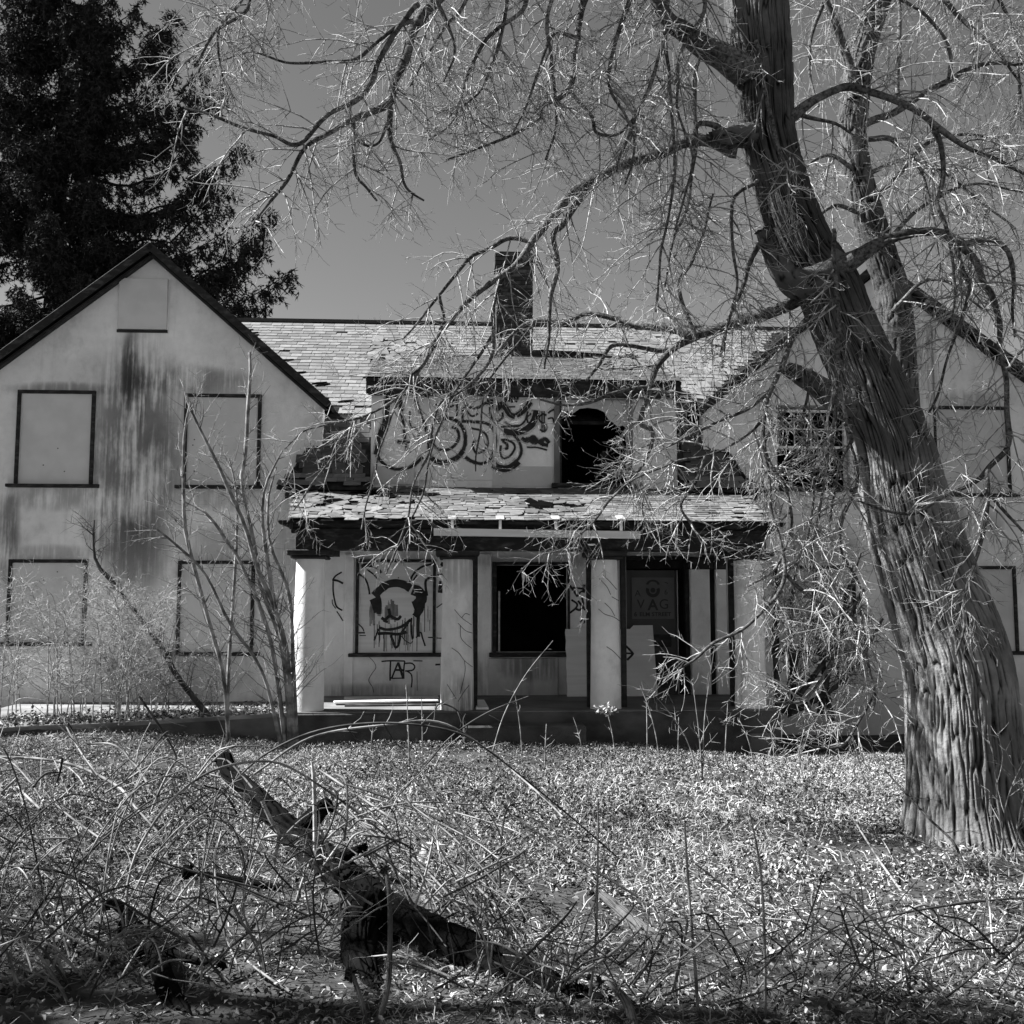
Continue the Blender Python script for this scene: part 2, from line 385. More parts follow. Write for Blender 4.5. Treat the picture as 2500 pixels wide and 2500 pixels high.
# ------------------------------------------------------------------ ground
gx = np.unique(np.concatenate((np.linspace(-400, -14, 16), np.linspace(-14, 14, 141), np.linspace(14, 400, 16))))
gy = np.unique(np.concatenate((np.linspace(-60, 1, 12), np.linspace(1, 19, 91), np.linspace(19, 500, 18))))
GX, GY = np.meshgrid(gx, gy); GZ = ground_z(GX, GY)
idx = np.arange(GX.size).reshape(GX.shape)
fast_mesh('ground', np.stack((GX, GY, GZ), -1).reshape(-1, 3), [np.stack((idx[:-1, :-1], idx[:-1, 1:], idx[1:, 1:], idx[1:, :-1]), -1).reshape(-1, 4)], M_soil, smooth=True, kind='structure')

# ------------------------------------------------------------------ the house
house = empty('house', (HO[0], HO[1], 0), 'abandoned pale stucco house with boarded windows, graffiti and a columned porch', 'house', rz=HROT)
def rect(u0, v0, u1, v1, off=0.0):
    a = H(u0, v1, off); b = H(u1, v0, off); return a[0], b[0], a[1], b[1]      # x0, x1, z0, z1
def loop(r): x0, x1, z0, z1 = r; return [(x0, z0), (x1, z0), (x1, z1), (x0, z1)]
FOOT = -0.6

# left wing wall
apL = H(356, 612); edgeL = H(788, 990); loL = H(-120, 938)
vent = rect(289, 683, 412, 804)
wl = MB().slab([(loL[0], FOOT), (edgeL[0], FOOT), edgeL, apL, (loL[0], loL[1])], [], 0, 0.25).build('gable_wall', M_stucco_l, house)
MB().box(edgeL[0] - 0.25, edgeL[0] - 0.003, 0.25, 5, FOOT, edgeL[1] - 0.1).build('side_wall', M_stucco_l, house)
# right wing wall: window opening at the left, rest hidden by the tree
apR = H(2160, 655); edgeR = H(1716, 1003); loR = H(2640, 985)
winR = rect(1897, 992, 2068, 1190)
wr = MB().slab([(edgeR[0], FOOT), (loR[0], FOOT), (loR[0], loR[1]), apR, edgeR], [loop(winR)], 0, 0.25).build('gable_wall', M_stucco_r, house)
MB().box(edgeR[0] + 0.003, edgeR[0] + 0.25, 0.25, 5, FOOT, edgeR[1] - 0.1).build('side_wall', M_stucco_r, house)

# wing roofs: slabs running back, with dark rake boards and soffits
def wing_roof(ap, a, b, mat=M_under):
    """ap/a/b: outer apex and lower ends (x, z) of the rake; slab below that line, 0.13 m thick, from 0.42 m in front of the wall"""
    for (p, q) in ((a, ap), (ap, b)):
        d = np.array((q[0] - p[0], q[1] - p[1])); n = np.array((-d[1], d[0])) / np.linalg.norm(d)
        if n[1] < 0: n = -n
        p0, q0 = np.array(p), np.array(q)
        th = 0.06; y0, y1 = -0.19, 7.0
        A = [p0 - n * th, q0 - n * th, q0, p0]
        rf = MB().slab([tuple(k) for k in A], [], y0, y1).build('wing_roof', M_under, house)
        # rake fascia board with a lighter bed mould behind it
        B = [p0 - n * 0.105, q0 - n * 0.105, q0 + n * 0.012, p0 + n * 0.012]
        MB().slab([tuple(k) for k in B], [], y0 - 0.05, y0 - 0.003).build('rake_board', M_trim_worn, house, bevel=0.008)
        C = [p0 - n * 0.145, q0 - n * 0.145, q0 - n * 0.11, p0 - n * 0.11]
        MB().slab([tuple(k) for k in C], [], -0.12, -0.003).build('bed_mould', M_trim, house)
oL = H(356, 580, -0.45); wing_roof(oL, H(-140, 938, -0.45), H(803, 975, -0.45))
oR = H(2160, 622, -0.45); wing_roof(oR, H(1712, 988, -0.45), H(2660, 985, -0.45))

# middle wall under the porch, with two windows and a door
wLp = rect(867, 1366, 1065, 1588); wCp = rect(1212, 1380, 1386, 1592); dr = rect(1516, 1358, 1684, 1703)
zb = HZ(1250, 1185)
mid = MB().slab([(edgeL[0] + 0.003, FOOT), (edgeR[0] - 0.003, FOOT), (edgeR[0] - 0.003, zb), (edgeL[0] + 0.003, zb)], [loop(wCp), loop(dr)], 0.0, 0.22).build('porch_back_wall', M_stucco_p, house)
# apron panel under the centre window, darker dado either side
ax0, ax1, az0, az1 = rect(1192, 1606, 1362, 1700); MB().box(ax0, ax1, -0.06, -0.003, az0, az1).build('window_apron', M_stucco_apron, house, bevel=0.01)
for u0, u1 in ((838, 866), (1166, 1200)):
    x0, x1, z0, z1 = rect(u0, 1352, u1, 1700); MB().box(x0, x1, -0.05, -0.003, z0, z1).build('pilaster', M_stucco_p, house, bevel=0.01)
for u0, u1 in ((1686, 1727), (1748, 1776)):
    x0, x1, z0, z1 = rect(u0, 1352, u1, 1702); MB().box(x0, x1, -0.12, -0.003, z0, z1).build('pilaster', M_stucco_p, house, bevel=0.012)
    MB().box(x0 - 0.05, x1 + 0.05, -0.16, -0.002, z1 - 0.26, z1 - 0.06).build('pilaster_capital', M_trim, house, bevel=0.015)
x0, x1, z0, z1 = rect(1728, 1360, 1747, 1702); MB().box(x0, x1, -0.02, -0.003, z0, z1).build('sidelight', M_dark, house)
# dark rooms behind the openings
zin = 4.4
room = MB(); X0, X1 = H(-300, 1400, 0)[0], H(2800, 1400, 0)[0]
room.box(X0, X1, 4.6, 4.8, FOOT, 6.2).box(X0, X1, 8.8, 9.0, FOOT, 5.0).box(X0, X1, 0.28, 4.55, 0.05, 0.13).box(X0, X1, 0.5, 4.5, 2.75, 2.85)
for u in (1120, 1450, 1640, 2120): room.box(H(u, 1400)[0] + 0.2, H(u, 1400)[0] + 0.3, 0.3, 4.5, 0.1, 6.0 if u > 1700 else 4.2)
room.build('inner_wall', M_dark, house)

# boarded windows
def boarded(u0, v0, u1, v1, mat, off=0.0, fw=0.055, sill=True, sill_out=0.1, lean=0):
    x0, x1, z0, z1 = rect(u0, v0, u1, v1, off); y = off
    fr = MB().box(x0, x0 + fw, y - 0.055, y - 0.003, z0, z1).box(x1 - fw, x1, y - 0.055, y - 0.003, z0, z1)
    fr.box(x0 + fw, x1 - fw, y - 0.055, y - 0.003, z1 - fw, z1)
    win = fr.build('window', M_trim_worn, house, bevel=0.006)
    MB().box(x0 + fw, x1 - fw, y - 0.022, y - 0.004, z0 + 0.002, z1 - fw).build('board_panel', mat, win)
    if sill:
        MB().hexa([(x0 - sill_out, y - 0.12, z0 - 0.06), (x1 + sill_out, y - 0.12, z0 - 0.06), (x1 + sill_out, y - 0.003, z0 - 0.06), (x0 - sill_out, y - 0.003, z0 - 0.06),
                   (x0 - sill_out, y - 0.12, z0 - 0.01), (x1 + sill_out, y - 0.12, z0 - 0.01), (x1 + sill_out, y - 0.003, z0 + 0.001), (x0 - sill_out, y - 0.003, z0 + 0.001)]).build('sill', M_trim_worn, win, bevel=0.006)
    mbn = MB()
    for k in range(3):
        xa, za = random.uniform(x0 + .1, x1 - .1), random.uniform(z0 + .1, z1 - .15); mbn.box(xa, xa + .018, y - 0.026, y - 0.02, za, za + .018)
    mbn.build('nail_heads', M_trim, win, kind='stuff')
    return win
boarded(36, 955, 236, 1181, M_board); boarded(446, 964, 640, 1184, M_board)
boarded(15, 1366, 217, 1568, M_board); boarded(430, 1369, 624, 1592, M_board)
boarded(2282, 994, 2458, 1204, M_board_d); boarded(2276, 1382, 2476, 1590, M_board_d)
boarded(1893, 1381, 2085, 1588, M_board_d)
vx0, vx1, vz0, vz1 = vent
tv = MB().box(vx0, vx1, -0.05, -0.003, vz0, vz1).build('attic_board', M_board, house, bevel=0.004)
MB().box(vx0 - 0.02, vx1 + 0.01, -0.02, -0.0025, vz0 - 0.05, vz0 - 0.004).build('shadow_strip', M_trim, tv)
# porch left window: boarded, the board carries the painted face
face_win = boarded(867, 1366, 1065, 1594, M_ply, 0.0, 0.05); face_win['label'] = 'boarded window with a dripping painted face'
# porch centre window: frame round a black opening
x0, x1, z0, z1 = wCp
cw = MB().box(x0 - 0.07, x0, -0.05, 0.1, z0, z1 + .05).box(x1, x1 + 0.03, -0.05, 0.1, z0, z1 + .05).box(x0, x1, -0.03, 0.1, z1 + 0.001, z1 + 0.05).build('window', M_trim_worn, house, bevel=0.006)
MB().box(x0 - 0.12, x1 + 0.06, -0.13, -0.003, z0 - 0.075, z0 - 0.003).build('sill', M_trim_worn, cw, bevel=0.008)
MB().box(x0 + 0.03, x0 + 0.06, 0.04, 0.09, z0 + 0.01, z1 - 0.42).build('sash_strip', M_pale_wood, cw)
# door with recessed leaf, transom and frame
x0, x1, z0, z1 = dr
df = MB().box(x0, x0 + 0.07, -0.03, 0.15, z0, z1 - .07).box(x1 - 0.09, x1, -0.03, 0.15, z0, z1 - .07).box(x0, x1, -0.03, 0.15, z1 - 0.07, z1).build('door_frame', M_trim, house, bevel=0.006)
lf = MB().box(x0 + 0.075, H(1653, 1500)[0], 0.06, 0.105, z0 + .01, H(1600, 1392)[1])
leaf = lf.build('door', simple('door_paint', 0.05, 0.075, 2, (1, 1, .3), 0.6, 0.1), house)
xa, xb = x0 + 0.16, H(1640, 1500)[0]
for za, zc in ((0.30, 0.85), (0.95, 1.15)):
    MB().box(xa, xb, 0.045, 0.059, za, zc).build('door_panel', M_trim, leaf, bevel=0.01)
MB().box(xb - 0.02, xb + 0.012, 0.01, 0.058, 1.12, 1.15).build('handle', M_metal, leaf)
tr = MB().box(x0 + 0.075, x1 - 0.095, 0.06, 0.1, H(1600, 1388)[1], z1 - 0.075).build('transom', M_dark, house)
MB().box(H(1655, 1500)[0], H(1655, 1500)[0] + .012, 0.03, 0.12, z0, H(1600, 1392)[1]).build('door_stop', M_metal, house)

# dormer
dT = HZ(1250, 945); dB = HZ(1250, 1200, 0); dx0, dx1 = HX(907, 1000), HX(1650, 1000)
dw = rect(1366, 974, 1532, 1181)
DOR = MB().slab([(dx0, dB - 0.1), (dx1, dB - 0.1), (dx1, dT + .1), (dx0, dT + .1)], [loop(dw)], -0.03, 0.18).build('dormer_wall', M_stucco_d, house)
x0, x1, z0, z1 = dw
dwn = MB().box(x0 - 0.09, x0, -0.075, 0.05, z0, z1 + .07).box(x1, x1 + 0.07, -0.075, 0.05, z0, z1 + .07).box(x0, x1, -0.075, 0.05, z1 + 0.002, z1 + 0.07).build('dormer_window', simple('grey_window_paint', 0.10, 0.2, 4, (1, 1, 0.3)), house, bevel=0.006)
MB().box(x0 - 0.02, x0 + .03, -0.06, 0.0, z0, z1).build('side_jamb', M_trim, dwn)
MB().box(x0 - 0.14, x1 + 0.12, -0.14, -0.031, z0 - 0.07, z0 - 0.002).build('sill', M_trim_worn, dwn, bevel=0.008)
# remains of the board in the head of the dormer window: torn to a ragged arch
tornp = [(x0, z1 - 0.02), (x1, z1 - 0.02), (x1, z1 - 0.50)]
for t, q in ((0.93, .44), (0.85, .46), (0.80, .40), (0.72, .34), (0.66, .22), (0.56, .17), (0.42, .15), (0.30, .17), (0.2, .25), (0.12, .20), (0.05, .3), (0, .34)): tornp.append((x0 + (x1 - x0) * t, z1 - q))
MB().slab(tornp, [], 0.02, 0.035).build('torn_board', M_board_d, dwn)
# boarded dormer window behind the graffiti: panels a little proud of the wall
for (a, b, c, d), mt in (((1015, 966, 1204, 1172), M_board), ((1202, 1140, 1349, 1188), M_board_d), ((912, 1140, 1012, 1182), M_board_d)):
    q0, q1, q2, q3 = rect(a, b, c, d); MB().box(q0, q1, -0.045, -0.031, q2, q3).build('dormer_panel', mt, house)
q0, q1, q2, q3 = rect(1012, 958, 1207, 966); MB().box(q0, q1, -0.06, -0.031, q2, q3).build('panel_head', M_trim_worn, house)
q0, q1, q2, q3 = rect(1204, 962, 1211, 1140); MB().box(q0, q1, -0.06, -0.031, q2, q3).build('panel_jamb', M_board_d, house)
# dormer eave board, roof, cheeks
YB, ZBRK = 0.30, HZ(1250, 1026, 0.30)
ZR, YR = 7.66, 5.10; TS = (ZR - ZBRK) / (YR - YB)
zm = lambda y: ZBRK + TS * (y - YB)
DE = (-0.34, HZ(1250, 927, -0.34)); DS = (3.3, zm(3.3)); DSL = (DS[1] - DE[1]) / (DS[0] - DE[0]); zd = lambda y: DE[1] + DSL * (y - DE[0])
rx0, rx1 = HX(893, 927, -.34), HX(1664, 940, -.34)
MB().box(rx0, rx1, -0.30, -0.25, DE[1] - 0.24, DE[1] - 0.02).build('dormer_fascia', M_trim_worn, house, bevel=0.006)
MB().box(rx0 + .02, rx1 - .02, -0.25, -0.03, DE[1] - 0.22, DE[1] - 0.17).build('dormer_soffit', M_trim, house)
for xx in (dx0, dx1 - 0.15):
    MB().prism([(0.18, dB), (0.18, zd(0.18) - .06), (3.2, zd(3.2) - .06), (3.2, zm(3.2) - .3), (0.4, zm(0.4) - .3)], [xx] * 5, [xx + 0.15] * 5).build('dormer_cheek', M_stucco_d, house)
droof = MB().prism([(DE[0], DE[1] - .05), (DE[0], DE[1]), (DS[0], DS[1]), (DS[0], DS[1] - .05)], [rx0] * 4, [rx1] * 4).build('dormer_roof', M_under, house)
# dark raised edge where main roof boards are torn above the dormer roof
q0, q1 = HX(1324, 845, 3.0), HX(1484, 850, 3.0)
MB().hexa([(q0, 2.95, zd(2.95) - .02), (q1 - .2, 2.95, zd(2.95) - .02), (q1, 3.3, zd(3.3) - .02), (q0, 3.3, zd(3.3) - .02), (q0, 3.02, zd(3.0) + .17), (q1, 3.02, zd(3.0) + .10), (q1, 3.6, zd(3.3) + .12), (q0, 3.6, zd(3.3) + .2)]).build('torn_roof_edge', M_under, house)

# main roof: upper slope, steep lower slopes with a flared foot
mx0, mx1 = -6.1, 6.6
mroof = MB().prism([(YB, ZBRK - .06), (YB, ZBRK), (YR, ZR), (YR + 4.8, ZBRK), (YR + 4.8, ZBRK - .06), (YR, ZR - .06)], [mx0] * 6, [mx1] * 6).build('main_roof', M_under, house)
MB().box(mx0, mx1, YR - 0.09, YR + 0.09, ZR - 0.02, ZR + 0.05).build('ridge_cap', M_shingles_dk, house)
B_ = (-0.25, HZ(800, 1157, -.25)); C_ = (-0.62, HZ(700, 1187, -.62))
def lower_roof(side):
    if side < 0:
        xs = [HX(765, 1026, .3), HX(748, 1100, 0), HX(707, 1157, -.25), HX(675, 1187, -.62)]; xe = dx0 - 0.003
    else:
        xs = [HX(1740, 1026, .3), HX(1782, 1120, 0), HX(1822, 1165, -.25), HX(1872, 1201, -.62)]; xe = dx1 + 0.003
    zb0 = B_[1] if side < 0 else B_[1] - 0.03
    prof = [(YB, ZBRK), (0, (ZBRK + (B_[1] - ZBRK) * 0.545)), B_, C_, (C_[0], C_[1] - 0.05), (-0.5, C_[1] - 0.06), (-0.32, C_[1] - .2), (-0.2, C_[1] - .23), (-0.003, C_[1] - .24), (YB, C_[1] - .24)]
    X = [xs[0], xs[1], xs[2], xs[3], xs[3], xs[3] - side * 0.10, xs[3] - side * .28, xs[3] - side * .36, xs[3] - side * .36, xs[3] - side * .3]
    r = MB().prism(prof, X, [xe] * len(prof)).build('lower_roof', M_under, house)
    MB().box(min(xs[3] - side * .1, xe), max(xs[3] - side * .1, xe), -0.45, -0.40, C_[1] - .17, C_[1] - .07).build('lower_cornice', M_trim, r)
    return r, xs, xe
lrL, lxs, lxe = lower_roof(-1); lrR, rxs, rxe = lower_roof(1)

# shingles
def shingle_mesh(w, l, th, var):
    """a thin slate with chipped corner; its butt faces -y, its face +z"""
    c = [(-w / 2, 0), (w / 2, 0), (w / 2, l), (-w / 2, l)]
    if var == 1: c = [(-w / 2 + w * .2, 0), (w / 2, 0), (w / 2, l), (-w / 2, l), (-w / 2, l * .12)]
    if var == 2: c = [(-w / 2, 0), (w / 2 - w * .25, l * .02), (w / 2, l * .16), (w / 2, l), (-w / 2, l)]
    n = len(c); v = [(x, y, 0) for x, y in c] + [(x, y, th) for x, y in c]
    f = [tuple(range(n - 1, -1, -1)), tuple(range(n, 2 * n))] + [(i, (i + 1) % n, n + (i + 1) % n, n + i) for i in range(n)]
    return np.array(v), f
def lay(p0, p1, xa, xb, width, expo, keep=lambda x, y, z: True, wild=lambda x, s: 0.0, miss=lambda x, s: 0.0, bond=0.5, tight=0.0):
    """shingle placements on the slope from p0 = (y, z) bottom to p1 top, x limits given by functions of the height share"""
    d = np.array((p1[0] - p0[0], p1[1] - p0[1])); L = np.linalg.norm(d); d /= L; out = []
    rows = int(L / expo)
    for r in range(rows):
        s = r * expo; y, z = p0[0] + d[0] * s, p0[1] + d[1] * s
        a, b = xa(s / L), xb(s / L); x = a - random.uniform(0, 1) * width * bond * .3 - (r % 2) * width * .5
        while x < b:
            wd = width * random.uniform(0.92, 1.06); xc = x + wd / 2; x += wd
            if xc - wd * tight < a or xc + wd * tight > b or not keep(xc, y, z): continue
            if random.random() < miss(xc, s / L): continue
            q = wild(xc, s / L)
            out.append((xc, y, z, math.atan2(d[1], d[0]), random.gauss(0, 1) * 0.13 * q, abs(random.gauss(0, 1)) * 0.045 * q, random.gauss(0, 1) * .05 * q, random.gauss(0, .2) * q * expo, wd))
    return out
def shingle_mats(pl):
    from mathutils import Matrix, Euler
    xc, y, z, ang, yaw, lift, roll, slip, wd = pl
    return Matrix.Translation((xc, y, z)) @ Matrix.Rotation(ang, 4, 'X') @ Matrix.Translation((0, slip, 0.012 + lift * .1)) @ Euler((-0.055 + lift, roll, yaw)).to_matrix().to_4x4()
def join_shingles(pls, width, length, name, mat, parent, th=0.007):
    V, Fq, Fn, sh = [], [], [], []; n = 0
    vs = [shingle_mesh(width * .97, length, th, k) for k in range(3)]
    faces = {}; shade = {}
    for pl in pls:
        k = random.choice((0, 0, 0, 0, 1, 2)); v, f = vs[k]; m = np.array(shingle_mats(pl)); v = v.copy(); v[:, 0] *= pl[8] / width
        V.append(v @ m[:3, :3].T + m[:3, 3]); g = random.random()
        for q in f: faces.setdefault(len(q), []).append([n + i for i in q]); shade.setdefault(len(q), []).append(g)
        n += len(v)
    ks = sorted(faces)
    return fast_mesh(name, np.concatenate(V), [np.array(faces[k]) for k in ks], mat, parent, shade=np.concatenate([shade[k] for k in ks]), kind='stuff')

# main upper slope
slopeL = (oL[1] - H(803, 975, -.45)[1]) / (oL[0] - H(803, 975, -.45)[0]); slopeR = (oR[1] - H(1712, 988, -.45)[1]) / (oR[0] - H(1712, 988, -.45)[0])
def keep_main(x, y, z):
    if x < -1 and z < oL[1] + slopeL * (x - oL[0]) + .02: return False
    if x > 1 and z < oR[1] + slopeR * (x - oR[0]) + .02: return False
    if rx0 + .05 < x < rx1 - .05 and y < 3.15: return False
    return True
def wild_main(x, s):
    e = 0.12
    if x < -2.0: e += 1.6 * max(0, 1 - abs((x + 4.6 + s * 1.9)) / .55)      # ragged valley against the left wing
    if -2.6 < x < -1.4 and .5 < s < .75: e += 1.2
    if x > 2.4: e += .6
    return e
def miss_main(x, s):
    if -2.35 < x < -1.55 and .40 < s < .52: return .35
    return .015 if x < 1 else .05
pm = lay((YB, ZBRK), (YR, ZR), lambda s: mx0, lambda s: mx1, 0.22, 0.19, keep_main, wild_main, miss_main)
join_shingles(pm, 0.22, 0.30, 'shingles', M_shingles_main, mroof)
pd = lay((DE[0] - .03, DE[1]), DS, lambda s: rx0 - .02, lambda s: rx1 + .02, 0.17, 0.14, wild=lambda x, s: .15 + (1.8 if x > 1.55 and s > .35 else 0) + (1.5 if x < -1.7 and s > .55 else 0), miss=lambda x, s: .3 if (x < -1.75 and .6 < s < .9) else (.12 if x > 1.6 and s > .4 else .01))
join_shingles(pd, 0.17, 0.24, 'shingles', M_shingles, droof)
def edge(xs):
    zz = [ZBRK, ZBRK + (B_[1] - ZBRK) * .545, B_[1]]
    return lambda s: float(np.interp(s, [0, .455, 1], [xs[2], xs[1], xs[0]]))
for r, xs, xe, sd in ((lrL, lxs, lxe, -1), (lrR, rxs, rxe, 1)):
    A = edge(xs); B2 = lambda s, xe=xe: xe
    pl = lay(B_, (YB, ZBRK), A if sd < 0 else B2, B2 if sd < 0 else A, 0.24, 0.105, tight=.42, wild=lambda x, s: .02)
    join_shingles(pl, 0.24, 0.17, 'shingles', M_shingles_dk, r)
    A2 = lambda s, xs=xs: xs[3] + (xs[2] - xs[3]) * s
    pl = lay((C_[0] - .03, C_[1] + .005), B_, A2 if sd < 0 else B2, B2 if sd < 0 else A2, 0.26, 0.14, tight=.35, wild=lambda x, s: .3, miss=lambda x, s: .12 if sd < 0 else .02)
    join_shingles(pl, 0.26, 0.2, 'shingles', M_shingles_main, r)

# porch: platform, step, columns, entablature, roof
PY = -2.15; PF = HZ(1250, 1733, PY)                        # column plane, floor height
px0, px1 = HX(727, 1345, PY), HX(1860, 1338, PY)
plx0, plx1 = HX(705, 1735, PY - .3), HX(1905, 1740, PY - .3)
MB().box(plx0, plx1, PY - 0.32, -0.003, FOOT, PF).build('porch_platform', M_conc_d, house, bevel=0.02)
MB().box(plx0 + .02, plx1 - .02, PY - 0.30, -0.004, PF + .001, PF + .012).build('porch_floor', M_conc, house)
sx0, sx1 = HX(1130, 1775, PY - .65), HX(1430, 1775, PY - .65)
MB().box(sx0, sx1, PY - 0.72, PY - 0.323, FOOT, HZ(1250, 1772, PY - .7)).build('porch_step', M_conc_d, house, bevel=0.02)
bx0, bx1, bz0, bz1 = rect(1830, 1790, 1893, 1850, PY - .36); MB().box(bx0, bx1, PY - 0.40, PY - 0.323, FOOT, bz1).build('foundation_block', M_conc, house, bevel=0.02)
colz1 = HZ(1250, 1367, PY)
def column(ut, ub, wt, wb, mat=M_column):
    rings = []; xt, xb2 = HX(ut, 1367, PY), HX(ub, 1732, PY); rt, rb = wt / 2 * 14.15 / F, wb / 2 * 14.15 / F
    for s in np.linspace(0, 1, 9):
        r = rb + (rt - rb) * s; cx = xb2 + (xt - xb2) * s; z = PF + .013 + (colz1 - PF - .013) * s
        rings.append([(cx + r * math.cos(a), PY + r * math.sin(a), z) for a in np.arange(28) * math.tau / 28])
    c = MB().rings(rings).build('column', mat, house, smooth=True); e_ = c.modifiers.new('edges', 'EDGE_SPLIT'); e_.split_angle = R(40)
    return c, xt, rt
for i, (ut, ub, wt, wb) in enumerate(((759, 749, 68, 80), (1117, 1116, 70, 81), (1475, 1479, 63, 75), (1829, 1833, 63, 76))):
    c, xt, rt = column(ut, ub, wt, wb)
    cap = MB().box(xt - rt - .05, xt + rt + .05, PY - rt - .05, PY + rt + .05, colz1 + .001, colz1 + .045).box(xt - rt - .10, xt + rt + .10, PY - rt - .1, PY + rt + .1, colz1 + .046, colz1 + .125)
    cap.build('capital', M_trim, c, bevel=0.015)
for u in (1160, 1438, 1522, 1786):
    xa = HX(u, 1500, PY + .2); MB().box(xa - .035, xa + .035, PY + .17, PY + .24, PF + .013, colz1 + .1).build('dark_upright', M_trim, house)  # narrow dark uprights just behind the columns
ez0, ez1, ez2 = colz1 + .127, HZ(1250, 1292, PY - .2), HZ(1250, 1274, PY - .3)
fz = MB().box(px0, px1, PY - 0.20, PY + 0.16, ez0, ez1).build('frieze', M_trim_worn, house, bevel=0.01)
MB().box(px0 - .012, px0 - .002, PY - 0.20, PY + 0.16, ez0, ez1).build('frieze_end', M_white, fz)
MB().box(px0 - .06, px1 + .06, PY - 0.255, PY - 0.203, ez1 - .07, ez1 - .002).build('bed_mould', M_trim_worn, fz, bevel=0.012)
MB().prism([(PY - .21, ez1), (PY - .40, ez1 + .04), (PY - .44, ez2), (PY + .1, ez2), (PY + .1, ez1)], [px0 - .08, px0 - .2, px0 - .22, px0 - .22, px0 - .08], [px1 + .08, px1 + .2, px1 + .22, px1 + .22, px1 + .08]).build('cornice', M_trim_worn, house, bevel=0.008)
for xa, xb in ((px0 + .003, px0 + .36), (px1 - .36, px1 - .003)):
    MB().box(xa, xb, PY + 0.163, -0.125, ez0 + .002, ez1 + .02).build('side_beam', M_trim, house)
MB().box(px0 + .37, px1 - .37, PY + .165, -0.005, ez1 - .06, ez1 - .03).build('porch_ceiling', simple('porch_ceiling_boards', 0.12, 0.25, 3, (8, .5, 1)), house)
PT = (-0.04, HZ(1250, 1192, -.04)); PE = (PY - .48, HZ(1250, 1273, PY - .48))
pxl, pxr = HX(707, 1271, PE[0]), HX(1889, 1280, PE[0]); pxlt, pxrt = HX(733, 1208, 0), HX(1798, 1207, 0)
proof = MB().prism([(PE[0], PE[1] - .04), (PE[0], PE[1]), PT, (PT[0], PT[1] - .04)], [pxl, pxl, pxlt, pxlt], [pxr, pxr, pxrt, pxrt]).build('porch_roof', M_under, house)
for xa, xb, sg in ((pxl, pxlt, 1), (pxr, pxrt, -1)):
    MB().hexa([(xa, PE[0], PE[1] - .12), (xa + sg * .04, PE[0], PE[1] - .12), (xb + sg * .04, PT[0], PT[1] - .12), (xb, PT[0], PT[1] - .12),
               (xa, PE[0], PE[1] - .042), (xa + sg * .04, PE[0], PE[1] - .042), (xb + sg * .04, PT[0], PT[1] - .042), (xb, PT[0], PT[1] - .042)]).build('rake_trim', M_trim, proof)
hole = lambda x, s: (HX(1284, 1250, -1.8) < x < HX(1352, 1250, -1.8) and .18 < s < .42)
def wild_p(x, s):
    e = .35 + 1.2 * math.exp(-((x + 2.4) / .9) ** 2)
    if abs(x - .45) < .7 and .1 < s < .6: e += .7
    return e
def miss_p(x, s):
    if hole(x, s): return .96
    m = .03 + .32 * math.exp(-((x + 2.5) / .8) ** 2 - ((s - .6) / .35) ** 2)
    if .4 < x < 1.0 and .3 < s < .45: m += .3
    return m
pp = lay((PE[0] - .03, PE[1]), PT, lambda s: pxl + (pxlt - pxl) * s - .02, lambda s: pxr + (pxrt - pxr) * s + .02, 0.19, 0.155, wild=wild_p, miss=miss_p)
protos = [bpy.data.meshes.new('shingle') for k in range(3)]
for k, me in enumerate(protos):
    v, f = shingle_mesh(0.185, 0.235, 0.009, k); me.from_pydata([tuple(q) for q in v], [], f); me.materials.append(M_shingle)
for pl in pp[:300]:
    o = bpy.data.objects.new('shingle', random.choice((protos[0], protos[0], protos[0], protos[1], protos[2]))); COL.objects.link(o); o.parent = proof
    m = shingle_mats(pl); o.matrix_local = m; o.scale = (pl[8] / .19, 1, 1)
join_shingles(pp[300:], 0.19, 0.235, 'shingles', M_shingles, proof)
# black plates laid on the roofs; the dark inside broken holes is painted
def hole_plate(p0, p1, pts, parent):
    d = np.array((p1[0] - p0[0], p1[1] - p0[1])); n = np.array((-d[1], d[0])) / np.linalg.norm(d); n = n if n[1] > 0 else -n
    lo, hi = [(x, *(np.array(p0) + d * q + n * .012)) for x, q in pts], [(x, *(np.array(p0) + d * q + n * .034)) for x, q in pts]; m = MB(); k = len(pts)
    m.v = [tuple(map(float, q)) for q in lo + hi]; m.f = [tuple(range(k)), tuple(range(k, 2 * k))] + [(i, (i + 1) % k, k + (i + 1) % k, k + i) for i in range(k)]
    return m.build('hole_plate', M_hole, parent)
M_hole = simple('black_hole_plate', 0.002, 0.005, 4, (1, 1, 1), 1.0, 0, spec=0.0)
hx0, hx1 = HX(1284, 1250, -1.6), HX(1352, 1250, -1.6)
hole_plate(PE, PT, [(hx0, .52), (hx0 + .12, .36), (hx0 + .22, .28), (hx1 - .05, .27), (hx1, .47), (hx1 - .2, .55), (hx0 + .2, .50), (hx0 + .1, .62)], proof)
hole_plate(PE, PT, [(hx1 + .08, .42), (hx1 + .2, .33), (hx1 + .42, .36), (hx1 + .5, .46), (hx1 + .3, .43)], proof)
for xa, q, w_ in ((-2.15, .80, .5), (-1.95, .62, .42), (-1.62, .44, .3), (-2.45, .72, .3), (-1.3, .7, .3), (-2.7, .5, .28)): hole_plate(PE, PT, [(xa - w_ / 2, q), (xa - w_ * .1, q - .045), (xa + w_ / 2, q + .012), (xa + w_ * .2, q + .06), (xa - w_ * .25, q + .045)], proof)
xh, yh = HX(985, 860, 2.2), 0
